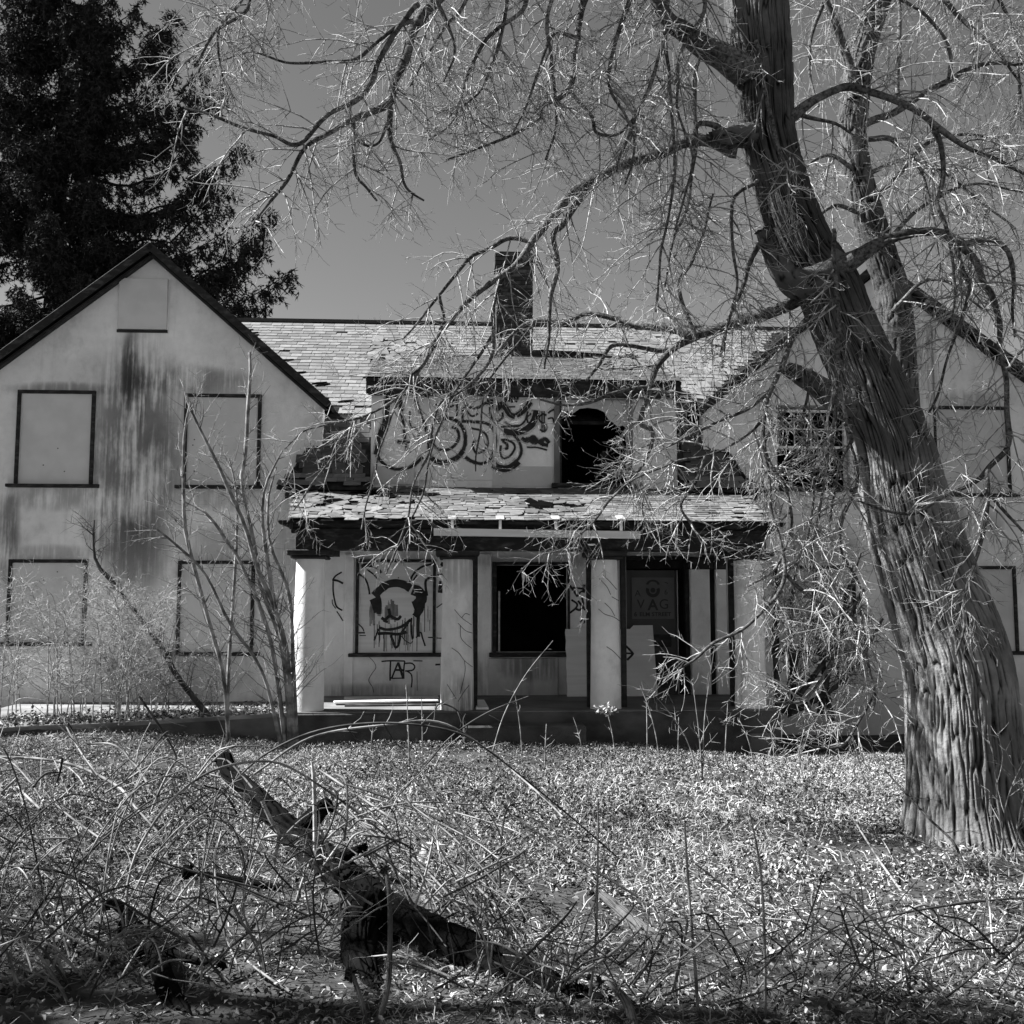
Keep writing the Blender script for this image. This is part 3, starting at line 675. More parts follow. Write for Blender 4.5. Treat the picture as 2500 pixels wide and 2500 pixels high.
for dx_, q, w_ in ((-.1, .47, .62), (.0, .41, .5), (-.35, .44, .4), (.35, .50, .36)): hole_plate((YB, ZBRK), (YR, ZR), [(xh + dx_ - w_ / 2, q), (xh + dx_ - w_ * .1, q - .018), (xh + dx_ + w_ / 2, q + .006), (xh + dx_ + w_ * .2, q + .022), (xh + dx_ - w_ * .3, q + .02)], mroof)
for dx_, q, w_ in ((2.0, .55, .5), (2.15, .66, .6), (2.3, .45, .4), (1.95, .78, .4), (-1.75, .82, .4), (-1.95, .66, .3)): hole_plate(DE, DS, [(dx_ - w_ / 2, q - .02), (dx_ + w_ / 2, q + .03), (dx_ + w_ * .4, q + .055), (dx_ - w_ * .3, q + .02)], droof)
for k in range(9):
    q = random.uniform(.08, .95); xv = np.interp(q, [0, 1], [-4.25, -6.0]) + random.uniform(.1, .4)
    zq = ZBRK + (ZR - ZBRK) * q; xv = (zq - oL[1]) / slopeL + oL[0] + random.uniform(.1, .45)
    hole_plate((YB, ZBRK), (YR, ZR), [(xv - .12, q), (xv + .06, q + .008), (xv + .14, q + .022), (xv - .05, q + .014)], mroof)
# hanging gutter on straps
ga = H(1059, 1290, PY - .5); gb = H(1562, 1298, PY - .5); gh = 17 * 13.9 / F
gut = MB().hexa([(ga[0], PY - .52, ga[1] - gh), (gb[0], PY - .52, gb[1] - gh), (gb[0], PY - .50, gb[1] - gh), (ga[0], PY - .50, ga[1] - gh), (ga[0], PY - .56, ga[1]), (gb[0], PY - .56, gb[1]), (gb[0], PY - .54, gb[1]), (ga[0], PY - .54, ga[1])])
gut.hexa([(ga[0], PY - .498, ga[1] - gh), (gb[0], PY - .498, gb[1] - gh), (gb[0], PY - .445, gb[1] - gh), (ga[0], PY - .445, ga[1] - gh), (ga[0], PY - .498, ga[1] - gh + .006), (gb[0], PY - .498, gb[1] - gh + .006), (gb[0], PY - .445, gb[1] - gh + .006), (ga[0], PY - .445, ga[1] - gh + .006)])
gutter = gut.build('gutter', M_white, house)
for u in (1104, 1221, 1357, 1516):
    gx_ = HX(u, 1285, PY - .5); gz_ = HZ(u, 1270, PY - .5); MB().box(gx_ - .018, gx_ + .018, PY - .53, PY - .50, HZ(u, 1296, PY - .5), gz_ + .02).build('strap', M_white, gutter)
    MB().hexa([(gx_ - .055, PY - .54, gz_ + .0), (gx_ + .055, PY - .54, gz_ + .0), (gx_ + .055, PY - .36, gz_ + .065), (gx_ - .055, PY - .36, gz_ + .065), (gx_ - .055, PY - .54, gz_ + .012), (gx_ + .055, PY - .54, gz_ + .012), (gx_ + .055, PY - .36, gz_ + .077), (gx_ - .055, PY - .36, gz_ + .077)]).build('strap_plate', M_metal, gutter)
# bare metal frame of a lost screen
yq = -1.0
t_ = Tubes()
pA, pB, pC, pD = H(1527, 1556, yq), H(1527, 1352, yq), H(1779, 1352, yq), H(1779, 1566, yq)
def bar(a, b, w=.016):
    if abs(a[0] - b[0]) < abs(a[1] - b[1]): return MB().box(a[0] - w, a[0] + w, yq - w, yq + w, min(a[1], b[1]), max(a[1], b[1]))
    return MB().box(min(a[0], b[0]) + w, max(a[0], b[0]) - w, yq - w, yq + w, a[1] - w, a[1] + w)
scr = bar(pA, pB).build('screen_frame', M_metal, house); bar(pB, pC).build('top_bar', M_metal, scr); bar(pD, pC).build('side_bar', M_metal, scr)
# rain pipe on the right wing
for u in (2262, 2275):
    a, b = H(u, 780), H(u, 1300); MB().box(a[0] - .02, a[0] + .02, -.06, -.003, b[1], a[1] - .1).build('rain_pipe', M_board_d, house)
# sash window of right wing: bars, no glass left
x0, x1, z0, z1 = winR
sw = MB().box(x0 - 0.08, x0, -0.05, 0.12, z0, z1 + .08).box(x1, x1 + 0.08, -0.05, 0.12, z0, z1 + .08).box(x0, x1, -0.05, 0.12, z1 + .002, z1 + 0.08).build('sash_window', M_board, house, bevel=0.006)
MB().box(x0 - 0.14, x1 + 0.14, -0.13, -0.003, z0 - 0.07, z0 - .003).build('sill', M_trim_worn, sw)
zmid = z0 + (z1 - z0) * .48; zt = z1 - .06
def sash(y, za, zc, cols, rows, nm):
    fr = MB().box(x0 + .01, x0 + .05, y, y + .035, za, zc).box(x1 - .05, x1 - .01, y, y + .035, za, zc).box(x0 + .05, x1 - .05, y, y + .035, zc - .045, zc).box(x0 + .05, x1 - .05, y, y + .035, za, za + .04).build(nm, M_white, sw)
    for c in range(1, cols):
        xx = x0 + .05 + (x1 - x0 - .1) * c / cols; MB().box(xx - .009, xx + .009, y + .005, y + .03, za + .041, zc - .046).build('glazing_bar', M_white, sw)
    for r in range(1, rows):
        zz = za + (zc - za) * r / rows; MB().box(x0 + .051, x1 - .051, y + .008, y + .027, zz - .009, zz + .009).build('glazing_bar', M_white, sw)
sash(0.03, zmid, zt, 4, 2, 'upper_sash')
# chimney of single bricks
chx0, chx1 = HX(1212, 740, 3.0), HX(1302, 740, 3.0); cy0, cy1 = 3.0, 3.62; cz0, cz1 = zd(3.0) - .1, HZ(1250, 614, 3.0)
chim = MB().box(chx0 + .015, chx1 - .015, cy0 + .015, cy1 - .015, cz0, cz1 - .02).build('chimney', M_mortar, house)
def brick_mesh(l): return MB().box(0, l, 0, .10, 0, .065)
bm_full = None; hgt = .078; nrow = int((cz1 - cz0) / hgt); meshes = {}
def put_brick(l, loc, rz):
    key = round(l, 3)
    if key not in meshes:
        o = brick_mesh(l).build('brick', M_brick, chim); meshes[key] = o.data
    else:
        o = bpy.data.objects.new('brick', meshes[key]); COL.objects.link(o); o.parent = chim
    o.location = loc; o.rotation_euler = (0, 0, rz + random.gauss(0, .006))
W = chx1 - chx0; Dp = cy1 - cy0
for r in range(nrow):
    z = cz0 + r * hgt; out = 0.03 if r >= nrow - 3 else 0.0
    n = 3; l = (W + 2 * out) / n - .012; off = (l + .012) / 2 if r % 2 else 0
    xk = chx0 - out
    segs = [l] * n if r % 2 == 0 else [l / 2 - .006] + [l] * (n - 1) + [l / 2 - .006]
    for sgl in segs: put_brick(sgl, (xk + .003, cy0 - out + random.uniform(-.006, .004), z), 0); xk += sgl + .012
    for xx, rz in ((chx0 - out, 1), (chx1 + out, 1)):
        yk = cy0 + .105
        for q in range(2):
            lb = (Dp - .105) / 2 - .012; put_brick(lb, (xx + (0.1 if xx < chx0 + .05 else 0.0), yk, z), R(90)); yk += lb + .012
MB().box(chx0 + .06, chx1 - .06, cy0 + .06, cy1 - .06, cz1 - .015, cz1 + .02).build('flue', M_mortar, chim)

# ------------------------------------------------------------------ graffiti: flat strokes 3 mm proud of the surface they are on
def stroke(mb, pts, wd, y, taper=True, n=None):
    pts = np.array(pts, float)
    c = np.column_stack((pts, np.zeros(len(pts)))); ws = np.ones(len(pts)) if np.isscalar(wd) else np.asarray(wd, float)
    p, q, L = spline(c, ws, n or max(6, len(pts) * 5))
    if np.isscalar(wd): q = q * wd
    t = unit(np.gradient(p[:, :2], axis=0)); nn = np.column_stack((-t[:, 1], t[:, 0]))
    q = q * (1 + .12 * (vnoise(np.arange(len(p)) * .7, np.zeros(len(p)), int(wd * 1000) if np.isscalar(wd) else 5) - .5))
    a = p[:, :2] + nn * q[:, None] / 2; b = p[:, :2] - nn * q[:, None] / 2
    base = len(mb.v); stroke.k = (getattr(stroke, 'k', 0) + 1) % 25; y = y - stroke.k * 6e-5
    mb.v += [(k[0], y, k[1]) for k in a] + [(k[0], y, k[1]) for k in b]; m = len(p)
    mb.f += [(base + i, base + i + 1, base + m + i + 1, base + m + i) for i in range(m - 1)]
def G(o, s, pts, off=0.0): return [H(o[0] + a / s, o[1] + b / s, off) for a, b in pts]
gd, gdh = MB(), MB(); Dg = lambda *p: G((890, 920), 3.864, p)
px = 16.3 / F / 3.864
for w_, pts in ((26, ((235, 150), (215, 280), (200, 420), (150, 560), (115, 740))), (12, ((330, 240), (345, 330), (365, 430), (380, 560), (372, 620))), (14, ((310, 615), (350, 622), (430, 615))), (10, ((395, 640), (392, 700))),
                (14, ((120, 740), (150, 790), (210, 845), (300, 875), (400, 865), (470, 835), (550, 760))), (12, ((230, 160), (270, 150), (300, 170), (305, 300))), (18, ((300, 180), (340, 240), (350, 330))),
                (14, ((470, 180), (500, 270), (545, 390), (575, 480), (600, 580), (610, 700))), (7, ((430, 330), (435, 460), (480, 490), (515, 540), (505, 640))), (8, ((480, 200), (530, 175), (610, 200))),
                (16, ((650, 400), (690, 420), (730, 400), (820, 400), (890, 440), (940, 520), (950, 620), (930, 700))), (12, ((640, 470), (630, 560), (650, 640), (700, 690), (790, 690), (860, 640), (890, 570), (870, 500), (820, 480))),
                (22, ((610, 750), (660, 790), (730, 815), (800, 800), (880, 760), (930, 700))), (10, ((660, 260), (730, 275), (830, 280), (840, 200))), (9, ((620, 360), (680, 370), (780, 375))),
                (10, ((870, 380), (875, 300), (870, 230), (900, 200), (930, 230))), (10, ((925, 290), (925, 400), (930, 440))), (8, ((940, 290), (1000, 370), (1040, 370), (1070, 350))),
                (13, ((935, 425), (1020, 430), (1130, 440), (1200, 480), (1235, 570), (1230, 680), (1190, 770), (1120, 820), (1050, 815), (980, 780))), (9, ((1000, 490), (1090, 510), (1150, 560), (1160, 650), (1110, 710), (1050, 720), (1020, 650), (1040, 600))),
                (16, ((950, 760), (990, 790), (1060, 820))), (12, ((920, 230), (990, 290), (1060, 300), (1130, 260), (1170, 240), (1215, 250))), (9, ((1180, 290), (1190, 370), (1220, 420), (1260, 420), (1300, 390), (1300, 340))),
                (26, ((1150, 240), (1210, 250), (1245, 310), (1290, 260), (1330, 300), (1370, 360), (1420, 380))), (24, ((1430, 370), (1480, 340), (1530, 290), (1560, 240))), (8, ((1320, 430), (1380, 465), (1450, 470), (1510, 420), (1540, 330))),
                (8, ((1285, 478), (1380, 470), (1470, 462))), (30, ((1310, 520), (1400, 530), (1500, 510), (1570, 460), (1610, 380), (1620, 320))), (8, ((1540, 440), (1530, 390), (1570, 350))),
                (12, ((1390, 540), (1440, 590), (1475, 670), (1470, 740), (1420, 810), (1340, 850), (1260, 840), (1210, 790))), (30, ((1210, 830), (1260, 860), (1340, 870), (1410, 835), (1450, 800))),
                (9, ((1285, 600), (1340, 600), (1400, 630), (1415, 680), (1370, 750), (1310, 775), (1280, 730), (1285, 650))), (11, ((1300, 610), (1340, 640), (1345, 680), (1325, 680))),
                (9, ((1310, 170), (1330, 250))), (9, ((1350, 160), (1340, 240))), (9, ((1360, 240), (1380, 160))), (9, ((1385, 160), (1390, 250))), (9, ((1400, 165), (1430, 240), (1450, 160))), (6, ((1350, 290), (1420, 288))), (9, ((1690, 190), (1720, 180), (1750, 200), (1680, 205))),
                (8, ((1715, 370), (1680, 355), (1645, 390), (1660, 430), (1700, 450), (1715, 490), (1690, 520), (1650, 500))), (6, ((1672, 330), (1672, 530))), (6, ((1692, 330), (1692, 530))), (8, ((1730, 350), (1750, 330), (1790, 310))), (7, ((1725, 400), (1770, 395), (1785, 440))),
                (16, ((1480, 580), (1530, 610), (1590, 570), (1640, 620), (1700, 590), (1740, 630))), (16, ((1490, 605), (1560, 590), (1620, 610), (1680, 640), (1730, 650))), (12, ((1520, 580), (1600, 630), (1670, 600), (1680, 660))), (7, ((1530, 668), (1630, 672), (1720, 695)))):
    stroke(gd, Dg(*pts), w_ * px * 2.1, -0.0485); stroke(gdh, Dg(*pts), w_ * px * 3.1, -0.0465)
gd.build('graffiti', M_ink, DOR, kind='stuff'); gdh.build('overspray', M_spray, DOR, kind='stuff')
# horned face on the porch board, drips, and the word below
Fg = lambda *p: G((780, 1330), 4.4925, p); fx = 16.3 / F / 4.4925
gf, gw = MB(), MB()
for w_, pts in ((40, ((460, 240), (520, 225), (600, 225))), (22, ((580, 230), (640, 260), (680, 310))), (16, ((430, 320), (490, 360), (525, 420), (545, 500), (550, 545))), (14, ((520, 270), (600, 330), (640, 380))),
                (18, ((985, 450), (1005, 370), (1050, 300), (1130, 240), (1240, 212))), (14, ((1030, 390), (1070, 330))), (22, ((1180, 560), (1165, 470), (1170, 390), (1240, 340))),
                (70, ((600, 560), (660, 500), (740, 440), (840, 420), (930, 440), (1000, 480))), (95, ((1020, 490), (1090, 520), (1120, 590), (1070, 660), (1030, 680))), (60, ((1090, 560), (1120, 640), (1100, 720), (1050, 790))), (70, ((590, 590), (620, 660), (640, 740))), (40, ((640, 560), (660, 640), (650, 760))),
                (26, ((680, 800), (720, 820), (770, 780), (810, 800), (860, 815), (895, 780))), (20, ((700, 830), (750, 850))), (24, ((660, 910), (740, 930), (850, 915), (930, 880), (1000, 820))), (18, ((900, 960), (960, 880), (990, 820))), (26, ((640, 975), (740, 970), (860, 980), (960, 955))),
                (14, ((650, 920), (620, 1000), (600, 1050))), (22, ((780, 990), (810, 1060), (830, 1120), (860, 1110), (880, 1040), (885, 990))), (8, ((900, 1000), (940, 1050), (1000, 1080), (1025, 1050))), (16, ((1010, 800), (1005, 900), (1020, 1040))), (30, ((1085, 760), (1080, 900), (1085, 1010))), (14, ((1060, 1020), (1110, 960), (1130, 1020), (1160, 1110))),
                (10, ((420, 860), (470, 910), (490, 950))), (14, ((430, 965), (500, 965))), (8, ((440, 995), (510, 995))), (10, ((1190, 1015), (1265, 1018))), (26, ((760, 700), (780, 800)))):
    stroke(gf, Fg(*pts), w_ * fx * 1.25, -0.0255)
dr_ = np.random.default_rng(3)
for k in range(56):
    a = dr_.uniform(600, 1230); b = dr_.uniform(800, 990) if a < 1000 else dr_.uniform(640, 900); e = min(1168, b + dr_.uniform(60, 330)); wd = dr_.choice((3, 4, 5, 8))
    stroke(gf, Fg((a, b), (a + 1, (b + e) / 2), (a, e)), wd * fx, -0.0240)
gf.build('graffiti', M_ink, face_win, kind='stuff')
gs = MB()
for k in range(30):
    a = dr_.uniform(560, 860); b = dr_.uniform(590, 720); e = b + dr_.uniform(60, 230); stroke(gs, Fg((a, b), (a + dr_.uniform(-8, 8), (b + e) / 2), (a + dr_.uniform(-6, 6), e)), dr_.uniform(8, 34) * fx, -0.0232)
gs.build('paint_smear', M_ink_grey, face_win, kind='stuff')
for w_, pts in ((13, ((680, 1280), (780, 1272), (935, 1275))), (14, ((780, 1280), (775, 1400), (775, 1490))), (15, ((790, 1470), (830, 1370), (862, 1290))), (22, ((862, 1290), (890, 1370), (920, 1470))), (11, ((790, 1465), (920, 1462))), (18, ((830, 1372), (920, 1375))), (12, ((935, 1275), (925, 1370), (925, 1470))),
                (13, ((940, 1300), (1010, 1300), (1045, 1335), (1020, 1375), (940, 1385))), (12, ((960, 1385), (1005, 1420), (1015, 1480), (1008, 1565))), (4, ((1070, 1390), (1072, 1600))),
                (14, ((245, 300), (180, 340), (145, 385))), (18, ((140, 385), (200, 395), (260, 425))), (14, ((150, 400), (150, 500), (165, 600), (190, 680), (250, 720))), (10, ((190, 730), (230, 790), (258, 835))), (8, ((140, 600), (145, 650), (180, 700))), (24, ((330, 805), (352, 808))),
                (30, ((1330, 205), (1350, 215), (1352, 240))), (60, ((1350, 400), (1345, 460), (1335, 530))), (10, ((1290, 330), (1370, 322))), (9, ((1285, 690), (1355, 640))), (22, ((1225, 730), (1250, 780))), (9, ((1285, 1022), (1340, 1026))), (10, ((1030, 1272), (1130, 1274))), (16, ((1270, 1315), (1325, 1312)))):
    stroke(gw, Fg(*pts), w_ * fx * 1.25, -0.006 if pts[0][0] > 340 else -0.006)
Wg = lambda *p: G((1160, 1340), 4.025, p); wx = 16.3 / F / 4.025
for w_, pts in ((9, ((20, 345), (55, 350), (60, 320))), (14, ((20, 450), (50, 490), (75, 525))), (9, ((25, 590), (70, 570), (140, 500), (150, 370))), (12, ((130, 750), (90, 745), (70, 790), (85, 840), (115, 850), (130, 820))), (10, ((100, 790), (105, 820))), (4, ((122, 600), (122, 720)))):
    stroke(gw, Wg(*pts), w_ * wx * 1.2, -0.006)
for w_, pts in ((18, ((920, 345), (960, 400), (1005, 470))), (16, ((960, 380), (1040, 390), (1085, 400))), (24, ((1070, 350), (1065, 430))), (14, ((1005, 470), (1040, 420), (1080, 420))), (16, ((945, 500), (1000, 540), (990, 580), (930, 630))), (18, ((1010, 510), (1050, 560), (1085, 600))), (18, ((1050, 480), (1060, 550), (1030, 600), (990, 590))), (13, ((1030, 720), (1050, 700), (1075, 715), (1060, 735)))):
    stroke(gw, Wg(*pts), w_ * wx * 1.2, -0.006)
gw.build('graffiti', M_ink, mid, kind='stuff')
# crack lines on the wall below the face and vine stems on columns
vm = Tubes()
for pts in (((545, 1230), (600, 1290), (618, 1350), (570, 1420), (540, 1490), (580, 1560), (595, 1620)), ((345, 1250), (340, 1400), (330, 1520), (270, 1575))):
    q = [H(780 + a / 4.4925, 1330 + b / 4.4925) for a, b in pts]; c, r_, _ = spline([(a, -.006, b) for a, b in q], [.004] * len(q), 30); vm.add(c, r_, 4)
for pts in (((1480, 710), (1560, 800), (1670, 880)), ((1520, 860), (1600, 940), (1680, 970)), ((1545, 880), (1550, 1010), (1600, 1080), (1670, 1135)), ((1450, 1130), (1530, 1190), (1590, 1270), (1680, 1340)), ((1590, 1270), (1595, 1400), (1540, 1640)), ((1400, 1530), (1450, 1610), (1500, 1690)), ((1640, 1540), (1580, 1620), (1520, 1720)), ((1560, 800), (1600, 755), (1650, 770))):
    q = [H(780 + a / 4.4925, 1330 + b / 4.4925, PY - .24) for a, b in pts]; c, r_, _ = spline([(a, PY - .242, b) for a, b in q], [.004] * len(q), 24); vm.add(c, r_, 4)
for pts in (((1250, 260), (1310, 310), (1390, 400)), ((1215, 290), (1290, 370), (1330, 450)), ((1340, 470), (1410, 510)), ((1210, 590), (1270, 640), (1360, 670), (1420, 710)), ((1270, 530), (1330, 590), (1370, 660)), ((1290, 960), (1360, 1010), (1430, 1085))):
    q = [H(1160 + a / 4.025, 1340 + b / 4.025, PY - .2) for a, b in pts]; c, r_, _ = spline([(a, PY - .222, b) for a, b in q], [.0045] * len(q), 20); vm.add(c, r_, 4)
vm.build('dead_vines', M_cane_dk, house, kind='stuff')

# ------------------------------------------------------------------ loose things round the porch
def lth(name, mb, mat, label, cat, loc=None, group=None, bevel=0):
    """a one-mesh thing given in house coordinates, its origin moved to its own middle"""
    v = np.array(mb.v); c = (v.min(0) + v.max(0)) / 2; c[2] = v[:, 2].min(); mb.v = [tuple(q) for q in v - c]
    o = mb.build(name, mat, None, bevel=bevel); wpos = to_world(c[0], c[1], c[2]); o.location = wpos; o.rotation_euler = (0, 0, HROT); return tag(o, label, cat, group)
FZ = PF + .013
poster = MB(); q0, q1, q2, q3 = rect(1543, 1410, 1645, 1511, .042)
pm_ = MB().box(q0, q1, .0405, .044, q2, q3); po = lth('poster', pm_, M_poster, 'grey square poster with dark emblem and lettering on the porch door', 'poster')
cx_, cz_ = (q0 + q1) / 2, q2
def ptext(txt, u, v, size, name='lettering', bold=0.0, sx=1.0):
    cu = bpy.data.curves.new(name, 'FONT'); cu.body = txt; cu.size = size; cu.align_x = 'CENTER'; cu.align_y = 'CENTER'; cu.offset = bold; cu.extrude = 0.0006
    tmp = bpy.data.objects.new(name, cu); COL.objects.link(tmp); me = bpy.data.meshes.new_from_object(tmp.evaluated_get(bpy.context.evaluated_depsgraph_get())); bpy.data.objects.remove(tmp)
    me.materials.clear(); me.materials.append(M_poster_ink); o = bpy.data.objects.new(name, me); COL.objects.link(o); o.parent = po
    a, b = H(u, v, .04); o.location = (a - cx_, -.0032, b - cz_); o.rotation_euler = (R(90), 0, 0); o.scale = (sx, 1, 1); return o
PX = 16.3 / F
ptext('V', 1564.5, 1476, 32 * PX, bold=0.000); ptext('A', 1594, 1478, 37 * PX, bold=0.006); ptext('G', 1621, 1476, 34 * PX, bold=0.000)
ptext('6', 1551.5, 1500, 15 * PX, bold=0.003); ptext('ELM STREET', 1600, 1500, 13.5 * PX, bold=0.002, sx=1.1); ptext('6', 1626, 1446, 18 * PX); ptext('A', 1557, 1449, 22 * PX)
em = MB(); y_ = -.0035
def ring(cu, cv, r0, r1, a0, a1, n=28, sq=1.0):
    A, B = H(cu, cv, .04); k = len(em.v)
    for i in range(n + 1):
        t = R(a0 + (a1 - a0) * i / n)
        for r in (r0, r1): em.v.append((A - cx_ + r * PX * math.cos(t), y_, B - cz_ + r * PX * sq * math.sin(t)))
    em.f += [(k + 2 * i, k + 2 * i + 1, k + 2 * i + 3, k + 2 * i + 2) for i in range(n)]
ring(1594, 1441, 9.5, 17.5, -200, 20); ring(1594, 1441, 0.2, 6, 0, 360); ring(1594, 1428, 11, 17, 5, 175, sq=.75); ring(1624, 1431, 8, 10, 40, 100)
em.build('emblem', M_poster_ink, po)
# plywood sheet leaning on the wall beside the door
a0, a1, b0, b1 = rect(1383, 1527, 1602, 1704, -.28)
ply = MB(); n_ = 9
L_ = [(a0 + (0.012 if i % 2 else 0), FZ + (b1 - FZ) * i / n_) for i in range(n_ + 1)]
out = [(a0 + .0, FZ), (a1, FZ), (a1 - .02, b1), (a1 - .33, b1 - .002), (a1 - .39, b1 - .06), (a0 + .01, b1 - .06)] + [p for p in reversed(L_[1:-1])]
ply.slab(out, [], 0, .014)
ply.v = [(p[0], p[1] - .34 + .22 * (p[2] - FZ), p[2]) for p in ply.v]
plo = lth('plywood_sheet', ply, M_ply, 'sheet of plywood with a nibbled edge leaning on the porch wall beside the door', 'plywood sheet')
pg = MB(); c0 = to_world(0, 0)
vv = np.array(ply.v); cc = (np.array([p for p in ply.v]))
def ply_loc(u, v):
    a, b = H(u, v, -.2); yy = -.34 + .22 * (b - FZ) - .003; return a, yy, b
base_c = np.array(plo.location); 
for w_, pts in ((18, ((1465, 950), (1520, 1010), (1525, 1030), (1470, 1085))), (14, ((1465, 1020), (1520, 1022)))):
    stroke(pg, Wg(*pts), w_ * wx * 1.2, 0)
loc_h = ((base_c[:2] - HO) @ e1, (base_c[:2] - HO) @ e2, base_c[2])
pg.v = [(p[0] - loc_h[0], -.34 + .22 * (p[2] - FZ) - .004 - loc_h[1], p[2] - loc_h[2]) for p in pg.v]
pg.build('graffiti', M_ink, plo)
# boards on the porch floor by the left window
def floor_board(ua, va, ub, vb, wd, th, lift, label, mat=M_pale_wood, name='loose_board', cat='board'):
    def on(u, v):
        r = ray(u, v); t = (FZ + lift - EYE) / r[2]; q = r[:2] * t - HO; return np.array((q @ e1, q @ e2))
    A, B = on(ua, va), on(ub, vb); d = (B - A) / np.linalg.norm(B - A); n = np.array((-d[1], d[0])) * wd / 2
    c = [A - n, B - n, B + n, A + n]; mb = MB().hexa([(*p, FZ + lift) for p in c] + [(*p, FZ + lift + th) for p in c])
    return lth(name, mb, mat, label, cat, bevel=.004, group='boards fallen on the porch floor')
floor_board(840, 1706, 1070, 1703, .30, .02, .001, 'wide pale board lying flat nearest the wall under the painted window')
floor_board(815, 1716, 1068, 1711, .24, .022, .024, 'long pale board lying across another board on the porch floor')
floor_board(842, 1724, 1066, 1722, .16, .02, .001, 'narrow ragged board at the front edge of the porch floor', M_trim_worn)
pr = MB(); r_ = [ray(*q) for q in ((1160, 1716), (1182, 1705), (1193, 1727), (1160, 1727))]
def onfloor(u, v, z):
    r = ray(u, v); t = (z - EYE) / r[2]; q = r[:2] * t - HO; return (float(q @ e1), float(q @ e2))
c_ = [onfloor(1162, 1727, FZ + .03), onfloor(1193, 1727, FZ + .03), onfloor(1182, 1708, FZ + .03), onfloor(1162, 1708, FZ + .03)]
pr.hexa([(*p, FZ + .002) for p in c_] + [(*p, FZ + .03) for p in c_]); lth('sun_patch', pr, M_paper, 'patch of sun beside the second porch column, built as a white slab', 'slab')  # white slab stands in for the patch of sun on the floor
# terrace in front of left wing
def on_z(u, v, z):
    r = ray(u, v); t = (z - EYE) / r[2]; return r[:2] * t
front = [on_z(u, v, .12) for u, v in ((-260, 1790), (-60, 1782), (90, 1771), (248, 1766), (497, 1752), (700, 1740))]
tv_ = []; n_ = len(front)
back = [to_world(-9.8 + 1.25 * i, -.02)[:2] for i in range(n_)]
mbt = MB()
back = [np.array((f[0] - .25 + .0 * i, to_world(f[0], -.02)[1])) for i, f in enumerate(front)]
for i in range(n_ - 1):
    a, b, c, d = front[i], front[i + 1], back[i + 1], back[i]
    mbt.hexa([(*a, -.7), (*b, -.7), (*c, -.7), (*d, -.7), (*a, .12), (*b, .12), (*c, .12), (*d, .12)])
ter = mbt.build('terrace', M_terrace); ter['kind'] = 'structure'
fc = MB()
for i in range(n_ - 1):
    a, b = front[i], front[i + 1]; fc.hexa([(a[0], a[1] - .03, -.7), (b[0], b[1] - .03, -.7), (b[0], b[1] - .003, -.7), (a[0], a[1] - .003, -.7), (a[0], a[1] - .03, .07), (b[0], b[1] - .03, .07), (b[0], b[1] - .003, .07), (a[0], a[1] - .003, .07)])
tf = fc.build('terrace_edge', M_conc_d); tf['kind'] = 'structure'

# ------------------------------------------------------------------ trees
def PT3(lst, D0, D1):
    n = len(lst); pts, rad = [], []; lst = [(q[0], q[1], q[2] * (.84 if q[2] < 13 else 1)) for q in lst]
    for i, q in enumerate(lst):
        D = D0 + (D1 - D0) * i / max(1, n - 1)
        pts.append(P(q[0], q[1], D)); rad.append(q[2] * D / F)
    return pts, rad
TWK = []
def limb(tree, lst, D0, D1, n2=7, L2=0.75, droop=0.45, n3=6, L3=0.26, n4=2, name='branch', sides=8, curl=0.35, spread=.7, mat=None, t0=.08, wob=.012):
    """one explicit branch with its spray of drooping shoots and upturned twigs"""
    pts, rad = PT3(lst, D0, D1)
    p, r, L = spline(pts, rad, max(10, int(len(lst) * 6)))
    s = np.linspace(0, 1, len(p)); k = rng.integers(0, 999)
    for c in range(3): p[1:, c] += (vnoise(s[1:] * L * 5, np.full(len(p) - 1, c * 7.3 + k), 11) - .5) * wob * 2
    r = r * (1 + .16 * (vnoise(s * L * 9, np.full(len(p), 3.3 + k), 12) - .5))
    org = p[0].copy()
    b = Tubes().add(p - org, r, sides).build(name, mat or M_limb, tree); b.location = org - np.array(tree.location)
    n = max(2, int(n2 * L * 1.35)); n4 += 1
    p2, r2 = grow(p[None], r[None], n, L2, 7, spread, droop, curl + .2, .10, .0062, .0028, t0, 1.0, .8)
    tb = Tubes().add(p2 - org, r2, 4)
    p3, r3 = grow(p2, r2, n3 + 1, L3 * 1.15, 6, .6, .22, 1.0, .09, .0032, .0021, .08, 1.0, .9)
    tb.add(p3 - org, r3, 3)
    if n4:
        p4, r4 = grow(p3, r3, n4, .085, 4, .6, .1, 1.2, .08, .0023, .0017, .2, 1.0)
        tb.add(p4 - org, r4, 3)
    tw = tb.build('twigs', M_twig, b, 'stuff')
    return p, r
base = P(2362, 2030, 7.25); base[2] = float(ground_z(base[0], base[1])) - .05
tree = empty('leaning_tree', tuple(base), 'big leaning bare tree with furrowed bark standing right of the porch', 'tree')
ctrl = [(2372, 2075, 128), (2362, 1990, 124), (2350, 1800, 121), (2338, 1640, 119), (2300, 1510, 116), (2262, 1407, 111), (2228, 1300, 106), (2202, 1197, 98), (2182, 1100, 92), (2155, 1020, 86), (2125, 940, 80), (2090, 860, 75), (2055, 780, 73), (2022, 700, 72), (1960, 600, 68), (1910, 466, 63), (1872, 326, 64), (1862, 186, 70), (1848, 40, 78), (1840, -150, 72), (1850, -420, 55), (1870, -700, 30)]
tp, tr_ = PT3(ctrl, 7.25, 6.9)
v, f = bark_tube(tp, tr_, 900, 420, .026, 118, 4.0, .6, .05)
fast_mesh('trunk', v - base, f, M_bark, tree, smooth=True, vshade=bark_tube.shade)
